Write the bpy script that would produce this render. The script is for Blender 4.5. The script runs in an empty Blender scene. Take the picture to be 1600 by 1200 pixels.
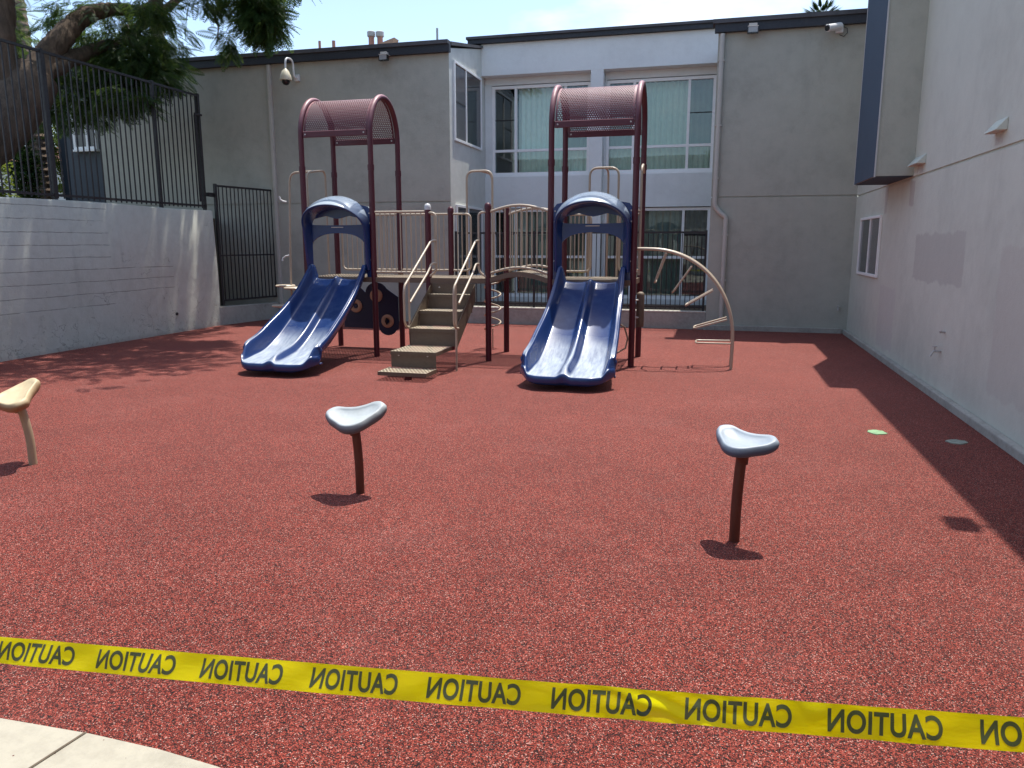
import bpy, bmesh, math, random
import numpy as np
from mathutils import Vector, Matrix
random.seed(7); np.random.seed(7)
R = math.radians
SC = bpy.context.scene
COL = SC.collection

# ------------------------------------------------------------ camera, sky, sun, exposure
cam_d = bpy.data.cameras.new('camera'); cam = bpy.data.objects.new('camera', cam_d); COL.objects.link(cam)
cam.location = (0, 0, 1.75)
cam.rotation_euler = (R(90-10.47), 0, R(14.8))
cam_d.sensor_width = 36; cam_d.lens = 36*1190/1600; cam_d.clip_start = 0.05; cam_d.clip_end = 2000
SC.camera = cam
SUN = Vector((0.10, 0.285, 1.0)).normalized()
w = bpy.data.worlds.new('World'); SC.world = w; w.use_nodes = True
nt = w.node_tree; nt.nodes.clear()
wo = nt.nodes.new('ShaderNodeOutputWorld'); bg = nt.nodes.new('ShaderNodeBackground')
sky = nt.nodes.new('ShaderNodeTexSky'); sky.sky_type = 'NISHITA'; sky.sun_disc = False
sky.sun_elevation = math.asin(SUN.z); sky.sun_rotation = math.atan2(SUN.x, SUN.y)
sky.air_density = 1.0; sky.dust_density = 1.3; sky.ozone_density = 1.1
bg.inputs['Strength'].default_value = 0.15
tc = nt.nodes.new('ShaderNodeTexCoord')
mp = nt.nodes.new('ShaderNodeMapping'); mp.inputs['Scale'].default_value = (1.0, 1.0, 2.6)
nz = nt.nodes.new('ShaderNodeTexNoise'); nz.inputs['Scale'].default_value = 2.3; nz.inputs['Detail'].default_value = 8; nz.inputs['Roughness'].default_value = 0.55
cr = nt.nodes.new('ShaderNodeValToRGB'); cr.color_ramp.elements[0].position = 0.53; cr.color_ramp.elements[1].position = 0.86
mx = nt.nodes.new('ShaderNodeMix'); mx.data_type = 'RGBA'
mx.inputs[7].default_value = (6.9, 7.0, 7.0, 1)
nt.links.new(tc.outputs['Generated'], mp.inputs[0]); nt.links.new(mp.outputs[0], nz.inputs['Vector'])
nt.links.new(nz.outputs['Fac'], cr.inputs[0]); nt.links.new(cr.outputs[0], mx.inputs[0])
nt.links.new(sky.outputs[0], mx.inputs[6]); nt.links.new(mx.outputs[2], bg.inputs[0]); nt.links.new(bg.outputs[0], wo.inputs[0])
sl = bpy.data.lights.new('sun', 'SUN'); sl.energy = 3.45; sl.angle = R(0.53); sl.color = (1.0, 0.955, 0.88)
so = bpy.data.objects.new('sun', sl); COL.objects.link(so); so.rotation_euler = SUN.to_track_quat('Z', 'Y').to_euler(); so.location = (0, 0, 30)
SC.view_settings.view_transform = 'Standard'; SC.view_settings.look = 'None'; SC.view_settings.exposure = 0.84; SC.view_settings.gamma = 1
SC.view_settings.use_curve_mapping = False

# ------------------------------------------------------------ node material helpers
class NM:
    def __init__(s, name, base=(.5, .5, .5), rough=.6, metal=0., coat=0., spec=.5):
        s.m = bpy.data.materials.new(name); s.m.use_nodes = True; s.t = s.m.node_tree; s.n = s.t.nodes
        s.b = s.n['Principled BSDF']; s.o = s.n['Material Output']
        s.b.inputs['Base Color'].default_value = (*base, 1); s.b.inputs['Roughness'].default_value = rough
        s.b.inputs['Metallic'].default_value = metal; s.b.inputs['Coat Weight'].default_value = coat
        s.b.inputs['Specular IOR Level'].default_value = spec
        s.tc = s.n.new('ShaderNodeTexCoord'); s.co = s.tc.outputs['Object']
    def L(s, a, b): s.t.links.new(a, b)
    def map(s, scale, loc=(0, 0, 0), src=None):
        q = s.n.new('ShaderNodeMapping'); q.inputs['Scale'].default_value = scale; q.inputs['Location'].default_value = loc
        s.L(src or s.co, q.inputs[0]); return q.outputs[0]
    def noise(s, scale, detail=4, rough=.5, vec=None, dist=0.):
        q = s.n.new('ShaderNodeTexNoise'); q.inputs['Scale'].default_value = scale; q.inputs['Detail'].default_value = detail
        q.inputs['Roughness'].default_value = rough; q.inputs['Distortion'].default_value = dist
        s.L(vec or s.co, q.inputs['Vector']); return q.outputs['Fac']
    def vor(s, scale, rnd=1., vec=None, out='Distance', feat='F1'):
        q = s.n.new('ShaderNodeTexVoronoi'); q.feature = feat; q.inputs['Scale'].default_value = scale; q.inputs['Randomness'].default_value = rnd
        s.L(vec or s.co, q.inputs['Vector']); return q.outputs[out]
    def math(s, op, a, b=None, c=None, clamp=False):
        q = s.n.new('ShaderNodeMath'); q.operation = op; q.use_clamp = clamp
        for i, x in enumerate((a, b, c)):
            if x is None: continue
            if isinstance(x, (int, float)): q.inputs[i].default_value = x
            else: s.L(x, q.inputs[i])
        return q.outputs[0]
    def ramp(s, f, stops, interp='LINEAR'):
        q = s.n.new('ShaderNodeValToRGB'); e = q.color_ramp.elements; q.color_ramp.interpolation = interp
        while len(e) < len(stops): e.new(.5)
        for i, (p, c) in enumerate(stops):
            e[i].position = p; e[i].color = (*c, 1) if not isinstance(c, (int, float)) else (c, c, c, 1)
        s.L(f, q.inputs[0]); return q.outputs[0]
    def mix(s, f, a, b, blend='MIX'):
        q = s.n.new('ShaderNodeMix'); q.data_type = 'RGBA'; q.blend_type = blend
        for i, x in ((0, f), (6, a), (7, b)):
            if isinstance(x, (int, float)): q.inputs[i].default_value = x
            elif isinstance(x, tuple): q.inputs[i].default_value = (*x, 1)
            else: s.L(x, q.inputs[i])
        return q.outputs[2]
    def rng(s, f, a, b, c=0., d=1.):
        q = s.n.new('ShaderNodeMapRange'); q.inputs[1].default_value = a; q.inputs[2].default_value = b; q.inputs[3].default_value = c; q.inputs[4].default_value = d
        s.L(f, q.inputs[0]); return q.outputs[0]
    def xyz(s, src=None):
        q = s.n.new('ShaderNodeSeparateXYZ'); s.L(src or s.co, q.inputs[0]); return q.outputs
    def col(s, x): s.L(x, s.b.inputs['Base Color'])
    def rough(s, x): s.L(x, s.b.inputs['Roughness'])
    def bump(s, h, strength=.3, dist=.01):
        q = s.n.new('ShaderNodeBump'); q.inputs['Strength'].default_value = strength; q.inputs['Distance'].default_value = dist
        s.L(h, q.inputs['Height']); s.L(q.outputs[0], s.b.inputs['Normal'])

def box_mask(m, fa, a0, a1, fb, b0, b1, e=.03):
    q = m.math('MULTIPLY', m.rng(fa, a0-e, a0+e), m.rng(fa, a1-e, a1+e, 1, 0))
    return m.math('MULTIPLY', q, m.math('MULTIPLY', m.rng(fb, b0-e, b0+e), m.rng(fb, b1-e, b1+e, 1, 0)))

def stucco(name, c, patches=(), var=.10, rough=.92, streak=.5, bump=.5):
    m = NM(name, c, rough, spec=.2)
    big = m.noise(.7, 5, .6); mid = m.noise(5, 6, .65)
    st = m.noise(1.0, 5, .6, m.map((4.5, 4.5, .35)))
    f = m.math('ADD', m.math('MULTIPLY', big, .6), m.math('MULTIPLY', mid, .4))
    d = tuple(x*(1-2.2*var) for x in c); h = tuple(min(1, x*(1+1.3*var)) for x in c)
    col = m.ramp(f, [(.3, d), (.5, c), (.72, h)])
    col = m.mix(m.math('MULTIPLY', m.ramp(st, [(.52, 0.), (.75, 1.)]), streak*.35), col, tuple(x*.72 for x in c))
    if patches:
        X, Y, Z = m.xyz(); wob = m.math('MULTIPLY', m.math('SUBTRACT', m.noise(3.5, 4, .6), .5), .22)
        Yw = m.math('ADD', Y, wob); Zw = m.math('ADD', Z, wob)
        for (a0, a1, z0, z1, pc, k) in patches:
            col = m.mix(m.math('MULTIPLY', box_mask(m, Yw, a0, a1, Zw, z0, z1, .015), k), col, pc)
    fine = m.noise(95, 4, .7)
    m.col(m.mix(m.math('MULTIPLY', m.ramp(fine, [(.33, 1.), (.45, 0.)]), .18), col, tuple(x*.6 for x in c)))
    m.bump(m.math('ADD', m.math('MULTIPLY', m.noise(48, 6, .7), .6), m.math('MULTIPLY', m.noise(8, 4, .5), .9)), bump, .012)
    return m.m

def paint(name, c, rough=.4, top_tone=None, top_tone_k=.6, coat=0., spec=.5, dirt=.25):
    m = NM(name, c, rough, coat=coat, spec=spec)
    n1 = m.noise(9, 6, .65); col = m.mix(m.math('MULTIPLY', m.ramp(n1, [(.45, 0.), (.75, 1.)]), dirt), c, tuple(x*.62+.01 for x in c))
    if top_tone:   # paler on faces that look up
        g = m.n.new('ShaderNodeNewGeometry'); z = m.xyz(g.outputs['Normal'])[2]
        up = m.rng(z, .10, .85); col = m.mix(m.math('MULTIPLY', up, m.math('MULTIPLY', m.ramp(m.noise(14, 5, .6), [(.3, .6), (.6, 1.)]), top_tone_k)), col, top_tone)
    m.col(col); m.rough(m.rng(m.noise(25, 4, .6), .3, .7, rough*.8, min(1, rough*1.35)))
    m.bump(m.noise(120, 3, .5), .06, .002)
    return m.m

def perforated(name, c, pitch, hole, uv=False, top_tone=None):
    m = NM(name, c, .5)
    co = m.tc.outputs['UV'] if uv else m.co
    s = 1/pitch
    base = m.n.new('ShaderNodeVectorMath'); base.operation = 'MULTIPLY'; m.L(co, base.inputs[0]); base.inputs[1].default_value = (1, 1, 0)
    a = m.vor(1.0, 0., m.map((s, s/1.732, 1), src=base.outputs[0])); 
    # two staggered square lattices give the hexagonal hole pattern
    def lat(off):
        v = m.map((s, s/1.732, 1), off, src=base.outputs[0])
        X, Y, Z = m.xyz(v)
        fx = m.math('MULTIPLY', m.math('SUBTRACT', m.math('FRACT', X), .5), pitch)
        fy = m.math('MULTIPLY', m.math('SUBTRACT', m.math('FRACT', Y), .5), pitch*1.732)
        return m.math('SQRT', m.math('ADD', m.math('MULTIPLY', fx, fx), m.math('MULTIPLY', fy, fy)))
    d = m.math('MINIMUM', lat((0, 0, 0)), lat((.5, .5, 0)))
    hm = m.math('LESS_THAN', d, hole)
    tr = m.n.new('ShaderNodeBsdfTransparent'); ms = m.n.new('ShaderNodeMixShader')
    if top_tone:
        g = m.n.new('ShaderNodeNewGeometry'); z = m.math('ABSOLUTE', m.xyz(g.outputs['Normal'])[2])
        m.col(m.mix(m.rng(z, .2, .95, 0., .75), c, top_tone))
    else: m.col(m.mix(m.noise(8, 5, .6), tuple(x*.8 for x in c), tuple(x*1.15 for x in c)))
    m.L(hm, ms.inputs[0]); m.L(m.b.outputs[0], ms.inputs[1]); m.L(tr.outputs[0], ms.inputs[2]); m.L(ms.outputs[0], m.o.inputs[0])
    return m.m

M = {}
M['stucco_grey'] = stucco('stucco_grey', (.425, .425, .36), var=.10, bump=.7)
M['stucco_white'] = stucco('stucco_white', (.74, .77, .75), var=.05, streak=.3)
M['stucco_side'] = stucco('stucco_side', (.62, .625, .57), var=.08)
M['stucco_right'] = stucco('stucco_right', (.575, .585, .505), var=.06, patches=(
    (9.15, 11.3, 1.28, 1.86, (.46, .45, .40), .75), (6.3, 8.05, .35, 1.72, (.51, .49, .43), .6), (4.0, 5.4, .9, 1.9, (.49, .47, .44), .6),
    (11.62, 11.86, 2.25, 2.60, (.33, .25, .235), .45), (13.30, 13.50, 2.2, 2.60, (.34, .27, .25), .4), (8.36, 8.58, 2.67, 2.775, (.36, .30, .28), .5), (11.25, 11.6, 2.66, 2.76, (.36, .30, .28), .5), (12.2, 13.3, .15, 1.1, (.51, .49, .455), .5)))
M['bay_blue'] = stucco('bay_blue', (.070, .098, .130), var=.05, streak=.2, bump=.2)
M['navy_wall'] = stucco('navy_wall', (.030, .038, .048), var=.08, bump=.2)
M['slate_wall'] = stucco('slate_wall', (.095, .108, .118), var=.08, bump=.2)
M['fascia'] = paint('fascia', (.026, .029, .037), .55)
M['roof_felt'] = stucco('roof_felt', (.10, .10, .105), var=.2, bump=.6)
M['white_frame'] = paint('white_frame', (.88, .88, .85), .45, dirt=.15)
M['pale_trim'] = paint('pale_trim', (.50, .49, .47), .6)
M['spout'] = paint('spout', (.50, .48, .42), .6)
M['black_iron'] = paint('black_iron', (.022, .020, .020), .5)
M['maroon'] = paint('maroon', (.080, .008, .017), .40, top_tone=(.50, .27, .27), top_tone_k=.85, dirt=.3)  # paler tops hold pink highlights and fading, put into the colour
M['maroon_post'] = paint('maroon_post', (.072, .0055, .014), .42, dirt=.3)
M['tan_tube'] = paint('tan_tube', (.42, .33, .24), .36, top_tone=(.62, .54, .42), top_tone_k=.5)
M['tan_dark'] = paint('tan_dark', (.11, .078, .052), .6, top_tone=(.38, .31, .22), top_tone_k=.5)
M['tan_deck_edge'] = paint('tan_deck_edge', (.14, .092, .062), .5)
M['cap_white'] = paint('cap_white', (.55, .55, .54), .5)
M['perf_tread'] = perforated('perf_tread', (.50, .42, .30), .050, .0180)
M['perf_deck'] = perforated('perf_deck', (.36, .29, .21), .050, .0170)
M['perf_roof'] = perforated('perf_roof', (.10, .016, .028), .034, .0118, uv=True, top_tone=(.42, .27, .27))
M['navy_plastic'] = paint('navy_plastic', (.008, .014, .05), .4)
M['ring_tan'] = paint('ring_tan', (.50, .30, .19), .5)
M['steel'] = paint('steel', (.45, .43, .40), .35)
M['cam_white'] = paint('cam_white', (.72, .72, .70), .35)
M['cam_cream'] = paint('cam_cream', (.66, .60, .44), .4)
M['black_plastic'] = paint('black_plastic', (.012, .012, .014), .25)
M['terracotta'] = paint('terracotta', (.45, .22, .16), .8)
M['rust_post'] = paint('rust_post', (.085, .020, .011), .42)
M['tan_post'] = paint('tan_post', (.36, .27, .17), .5)
M['brown_twig'] = paint('brown_twig', (.09, .06, .04), .8)

def slide_mat():
    m = NM('blue_plastic', (.018, .05, .20), .30, coat=.12)
    m.b.inputs['Coat Roughness'].default_value = .12
    X, Y, Z = m.xyz()
    base = m.mix(m.noise(1.2, 2, .4), (.007, .024, .098), (.013, .040, .150))
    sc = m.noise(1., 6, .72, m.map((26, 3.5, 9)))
    low = m.rng(m.math('ADD', Z, m.math('MULTIPLY', m.noise(5, 4, .6), .10)), .60, .46)       # scuffs plus sky glare put into the colour of the low run
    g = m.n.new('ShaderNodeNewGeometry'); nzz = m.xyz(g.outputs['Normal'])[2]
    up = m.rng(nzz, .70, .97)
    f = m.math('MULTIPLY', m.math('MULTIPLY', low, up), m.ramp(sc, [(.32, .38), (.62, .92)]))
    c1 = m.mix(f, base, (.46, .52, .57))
    hood_tone = m.math('MULTIPLY', m.rng(Z, 1.95, 2.15), m.rng(nzz, .05, .75))  # paler on the upward faces of the hood
    c2 = m.mix(m.math('MULTIPLY', hood_tone, .9), c1, (.48, .55, .60))
    rail = m.math('MULTIPLY', m.rng(nzz, .45, .9), m.math('MULTIPLY', m.ramp(m.noise(7, 5, .6), [(.42, 0.), (.68, .10)]), m.rng(Z, 1.5, 1.4)))
    c3 = m.mix(rail, c2, (.22, .33, .52))
    m.col(c3); m.rough(m.rng(f, 0, 1, .27, .6)); m.bump(m.noise(60, 4, .6), .05, .003)
    return m.m
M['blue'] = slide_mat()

def seat_mat(name, c, top_tone):
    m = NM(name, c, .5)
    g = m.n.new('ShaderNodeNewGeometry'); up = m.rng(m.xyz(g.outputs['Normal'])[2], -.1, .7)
    t = m.mix(m.ramp(m.noise(16, 6, .7), [(.35, 0.), (.7, 1.)]), top_tone, tuple(x*.86 for x in top_tone))
    t = m.mix(m.math('MULTIPLY', m.ramp(m.noise(90, 3, .7), [(.62, 0.), (.7, 1.)]), .35), t, tuple(x*.6 for x in top_tone))
    m.col(m.mix(up, c, t)); m.bump(m.noise(70, 5, .6), .15, .003); return m.m  # upward faces take the paler tone
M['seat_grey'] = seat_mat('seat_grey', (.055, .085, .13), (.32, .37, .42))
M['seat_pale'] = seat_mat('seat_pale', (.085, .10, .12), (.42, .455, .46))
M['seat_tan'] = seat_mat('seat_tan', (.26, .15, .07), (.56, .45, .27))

def rubber_mat():
    m = NM('red_rubber', (.3, .06, .05), .85, spec=.25)
    X, Y, Z = m.xyz()
    v1 = m.n.new('ShaderNodeTexVoronoi'); v1.inputs['Scale'].default_value = 235; m.L(m.co, v1.inputs['Vector'])
    r = m.xyz(v1.outputs['Color'])[0]
    gran = m.ramp(r, [(0., (.009, .007, .006)), (.27, (.022, .010, .008)), (.31, (.10, .016, .011)), (.52, (.215, .029, .018)), (.80, (.36, .058, .036)), (.93, (.44, .11, .075)), (.975, (.56, .33, .27))])
    gap = m.ramp(v1.outputs['Distance'], [(.35, 1.), (.75, .25)])
    gran = m.mix(1., gran, gap, 'MULTIPLY')
    v2 = m.n.new('ShaderNodeTexVoronoi'); v2.inputs['Scale'].default_value = 120; m.L(m.co, v2.inputs['Vector'])
    r2 = m.xyz(v2.outputs['Color'])[1]
    gran = m.mix(m.ramp(r2, [(.0, .55), (.16, 0.)], 'LINEAR'), gran, (.035, .015, .013))
    gran = m.mix(m.ramp(r2, [(.88, 0.), (1., .4)], 'LINEAR'), gran, (.42, .12, .09))
    big = m.ramp(m.math('ADD', m.math('MULTIPLY', m.noise(.55, 5, .6), .6), m.math('MULTIPLY', m.noise(4.5, 5, .6), .4)), [(.35, (.82, .80, .80)), (.62, (1.12, 1.12, 1.12))])
    c = m.mix(1., gran, big, 'MULTIPLY')
    # far haze put into the colour, paler towards the back, then dust patches
    c = m.mix(m.rng(Y, 3., 11., .0, .17), c, (.40, .15, .13))
    c = m.mix(m.math('MULTIPLY', m.ramp(m.noise(.9, 6, .7), [(.52, 0.), (.75, 1.)]), .10), c, (.36, .17, .15))
    m.col(c); m.bump(m.math('SUBTRACT', 1., v1.outputs['Distance']), .65, .004)
    return m.m
M['rubber'] = rubber_mat()

def concrete_mat(name, c, var=.12, crumbs=False):
    m = NM(name, c, .85, spec=.25)
    f = m.math('ADD', m.math('MULTIPLY', m.noise(2.2, 5, .6), .5), m.math('MULTIPLY', m.noise(14, 6, .7), .5))
    col = m.ramp(f, [(.32, tuple(x*(1-2*var) for x in c)), (.52, c), (.75, tuple(min(1, x*(1+var)) for x in c))])
    col = m.mix(m.ramp(m.noise(55, 5, .75), [(.66, 0.), (.72, .7)]), col, tuple(x*.5 for x in c))
    if crumbs:
        v = m.n.new('ShaderNodeTexVoronoi'); v.inputs['Scale'].default_value = 38; m.L(m.co, v.inputs['Vector'])
        k = m.math('MULTIPLY', m.math('LESS_THAN', v.outputs['Distance'], .13), m.math('GREATER_THAN', m.xyz(v.outputs['Color'])[0], .93))
        col = m.mix(k, col, (.10, .025, .02)); col = m.mix(m.math('MULTIPLY', m.ramp(m.noise(1.5, 6, .7, dist=.6), [(.50, 0.), (.70, 1.)]), .35), col, (.30, .265, .20))
    m.col(col); m.bump(m.noise(60, 6, .7), .35, .006); return m.m
M['concrete'] = concrete_mat('concrete', (.38, .35, .28), crumbs=True)
M['kerb'] = concrete_mat('kerb', (.38, .365, .32), .16)
M['kerb_top'] = concrete_mat('kerb_top', (.58, .54, .46), .16)  # paler copy of the kerb concrete, sunlight put into its colour
M['soil'] = concrete_mat('soil', (.13, .10, .07), .25)
M['asphalt'] = concrete_mat('asphalt', (.16, .15, .13), .2)

def block_mat():
    m = NM('painted_block', (.36, .365, .34), .85, spec=.25)
    X, Y, Z = m.xyz()
    st = m.noise(1., 5, .65, m.map((5, 5, .4)))
    c = m.ramp(m.math('ADD', m.math('MULTIPLY', m.noise(.8, 5, .6), .5), m.math('MULTIPLY', m.noise(6, 5, .65), .5)), [(.3, (.42, .425, .365)), (.55, (.50, .51, .445)), (.75, (.54, .545, .48))])
    c = m.mix(m.ramp(st, [(.6, 0.), (.78, .35)]), c, (.56, .56, .52))
    c = m.mix(m.ramp(m.noise(1., 5, .6, m.map((5, 5, .45), (3, 5, 1))), [(.56, 0.), (.8, .35)]), c, (.27, .265, .24))
    wob = m.math('MULTIPLY', m.math('SUBTRACT', m.noise(2.2, 3, .5), .5), .035)
    zz = m.math('ADD', Z, wob)
    fr = m.math('FRACT', m.math('ADD', m.math('DIVIDE', zz, .205), .12))
    line = m.math('LESS_THAN', m.math('ABSOLUTE', m.math('SUBTRACT', fr, .5)), .028)
    up = m.math('LESS_THAN', m.math('ADD', Y, wob), 11.35); mid = m.math('MULTIPLY', m.math('LESS_THAN', Y, 12.95), box_mask(m, Y, 9, 13, Z, .72, 1.32, .01))
    zm = m.math('GREATER_THAN', m.math('ADD', Z, m.math('MULTIPLY', m.noise(1.7, 3, .6), .5)), .85)
    msk = m.math('MULTIPLY', m.math('MAXIMUM', m.math('MULTIPLY', up, zm), mid), line)
    msk = m.math('MULTIPLY', msk, m.ramp(m.noise(3, 4, .6, m.map((1, 1.2, 9))), [(.36, 0.), (.5, 1.)]))
    cv = m.n.new('ShaderNodeTexVoronoi'); cv.feature = 'DISTANCE_TO_EDGE'; cv.inputs['Scale'].default_value = 1.5
    dn = m.n.new('ShaderNodeTexNoise'); dn.inputs['Scale'].default_value = 4; dn.inputs['Detail'].default_value = 6; m.L(m.co, dn.inputs['Vector'])
    mv = m.n.new('ShaderNodeVectorMath'); mv.operation = 'MULTIPLY_ADD'; m.L(dn.outputs['Color'], mv.inputs[0]); mv.inputs[1].default_value = (.7, .7, .7); m.L(m.co, mv.inputs[2])
    m.L(mv.outputs[0], cv.inputs['Vector'])
    crk = m.math('MULTIPLY', m.math('LESS_THAN', cv.outputs['Distance'], .006), m.ramp(m.math('ADD', m.noise(1.3, 4, .6), m.rng(Z, .3, 2., .06, -.12)), [(.52, 0.), (.60, 1.)]))
    allm = m.math('MAXIMUM', msk, crk)
    pits = m.ramp(m.math('ADD', m.noise(13, 5, .7), m.rng(Z, 0, .9, .10, -.05)), [(.66, 0.), (.72, 1.)])
    c = m.mix(m.math('MULTIPLY', allm, .6), c, (.16, .155, .14)); c = m.mix(m.math('MULTIPLY', pits, .35), c, (.24, .23, .21))
    foot = m.rng(m.math('ADD', Z, m.math('MULTIPLY', m.noise(4, 4, .6), .16)), .16, .06)
    c = m.mix(m.math('MULTIPLY', foot, .45), c, (.30, .22, .19))
    m.col(c)
    h = m.math('SUBTRACT', m.math('ADD', m.math('MULTIPLY', m.noise(30, 6, .7), .4), m.math('MULTIPLY', m.noise(3.2, 4, .5), 1.2)), m.math('MULTIPLY', m.math('MAXIMUM', allm, pits), .8))
    m.bump(h, .6, .02); return m.m
M['block'] = block_mat()

def bark_mat(name, c, sc=(9, 9, 2.2), ring=False):
    m = NM(name, c, .9, spec=.2)
    n = m.noise(1., 7, .7, m.map(sc)); m.col(m.ramp(n, [(.3, tuple(x*.45 for x in c)), (.55, c), (.78, tuple(x*1.5 for x in c))]))
    h = m.noise(1., 7, .7, m.map(tuple(q*1.5 for q in sc)))
    m.bump(h, .8, .04); return m.m
M['bark'] = bark_mat('bark', (.125, .092, .068))
M['palm_bark'] = bark_mat('palm_bark', (.19, .14, .105), (10, 10, 16))
M['palm_pale'] = bark_mat('palm_pale', (.27, .23, .19), (7, 7, 13))

def leaf_mat(name, a, b, c, tr=.25):
    m = NM(name, a, .55, spec=.3)
    g = m.n.new('ShaderNodeNewGeometry')
    col = m.ramp(g.outputs['Random Per Island'], [(0., a), (.6, b), (1., c)])
    col = m.mix(m.noise(1.6, 3, .5), col, a)
    m.col(col)
    t = m.n.new('ShaderNodeBsdfTranslucent'); m.L(m.mix(.5, col, c), t.inputs[0]); ms = m.n.new('ShaderNodeMixShader'); ms.inputs[0].default_value = tr
    m.L(m.b.outputs[0], ms.inputs[1]); m.L(t.outputs[0], ms.inputs[2]); m.L(ms.outputs[0], m.o.inputs[0]); return m.m
M['leaf'] = leaf_mat('leaf', (.020, .052, .018), (.045, .105, .025), (.15, .22, .04), .42)
M['leaf_yellow'] = leaf_mat('leaf_yellow', (.08, .13, .02), (.16, .22, .03), (.28, .32, .06), .35)
M['leaf_palm'] = leaf_mat('leaf_palm', (.03, .07, .025), (.05, .10, .03), (.10, .15, .05), .2)

def glass_mat(name, tint=(.75, .9, .85), k=.88, rough=.0, dark=None):
    m = NM(name)
    tr = m.n.new('ShaderNodeBsdfTransparent'); tr.inputs[0].default_value = (*tint, 1)
    gl = m.n.new('ShaderNodeBsdfGlossy'); gl.inputs['Roughness'].default_value = rough; gl.inputs[0].default_value = (.9, .97, 1, 1)
    fr = m.n.new('ShaderNodeFresnel'); fr.inputs[0].default_value = 1.55
    f = m.math('ADD', m.math('MULTIPLY', fr.outputs[0], 1.3), .03, clamp=True)
    n = m.n.new('ShaderNodeBump'); n.inputs['Strength'].default_value = .04; n.inputs['Distance'].default_value = .02; m.L(m.noise(1.6, 2, .4), n.inputs['Height'])
    m.L(n.outputs[0], gl.inputs['Normal'])
    ms = m.n.new('ShaderNodeMixShader'); m.L(f, ms.inputs[0]); m.L(tr.outputs[0], ms.inputs[1]); m.L(gl.outputs[0], ms.inputs[2]); m.L(ms.outputs[0], m.o.inputs[0])
    return m.m
M['glass'] = glass_mat('glass', (.80, .87, .83))
M['screen_glass'] = glass_mat('screen_glass', (.42, .48, .47))
M['dark_glass'] = paint('dark_glass', (.035, .045, .05), .08, dirt=0)
M['grey_glass'] = paint('grey_glass', (.11, .11, .115), .12, dirt=0)
M['curtain'] = paint('curtain', (.76, .86, .76), .85)
M['curtain_grey'] = paint('curtain_grey', (.16, .17, .18), .85)
M['curtain_mid'] = paint('curtain_mid', (.34, .41, .36), .85)
M['room'] = paint('room', (.03, .032, .035), .9)
M['lamp_glass'] = paint('lamp_glass', (.35, .35, .34), .2)
M['disc_green'] = concrete_mat('disc_green', (.22, .36, .20), .3)
M['disc_grey'] = concrete_mat('disc_grey', (.30, .33, .27), .3)

def tape_mat():
    m = NM('yellow_film', (.90, .84, .0), .28, spec=.5)
    m.col(m.mix(m.noise(7, 4, .5), (.86, .79, .0), (.92, .88, .0)))
    n = m.noise(1., 5, .55, m.map((7, 7, 26))); m.bump(n, .5, .012)
    t = m.n.new('ShaderNodeBsdfTranslucent'); t.inputs[0].default_value = (1., .96, .0, 1); ms = m.n.new('ShaderNodeMixShader'); ms.inputs[0].default_value = .68
    m.L(m.b.outputs[0], ms.inputs[1]); m.L(t.outputs[0], ms.inputs[2]); m.L(ms.outputs[0], m.o.inputs[0]); return m.m
M['tape'] = tape_mat()
M['ink'] = paint('ink', (.045, .05, .012), .3)

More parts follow.
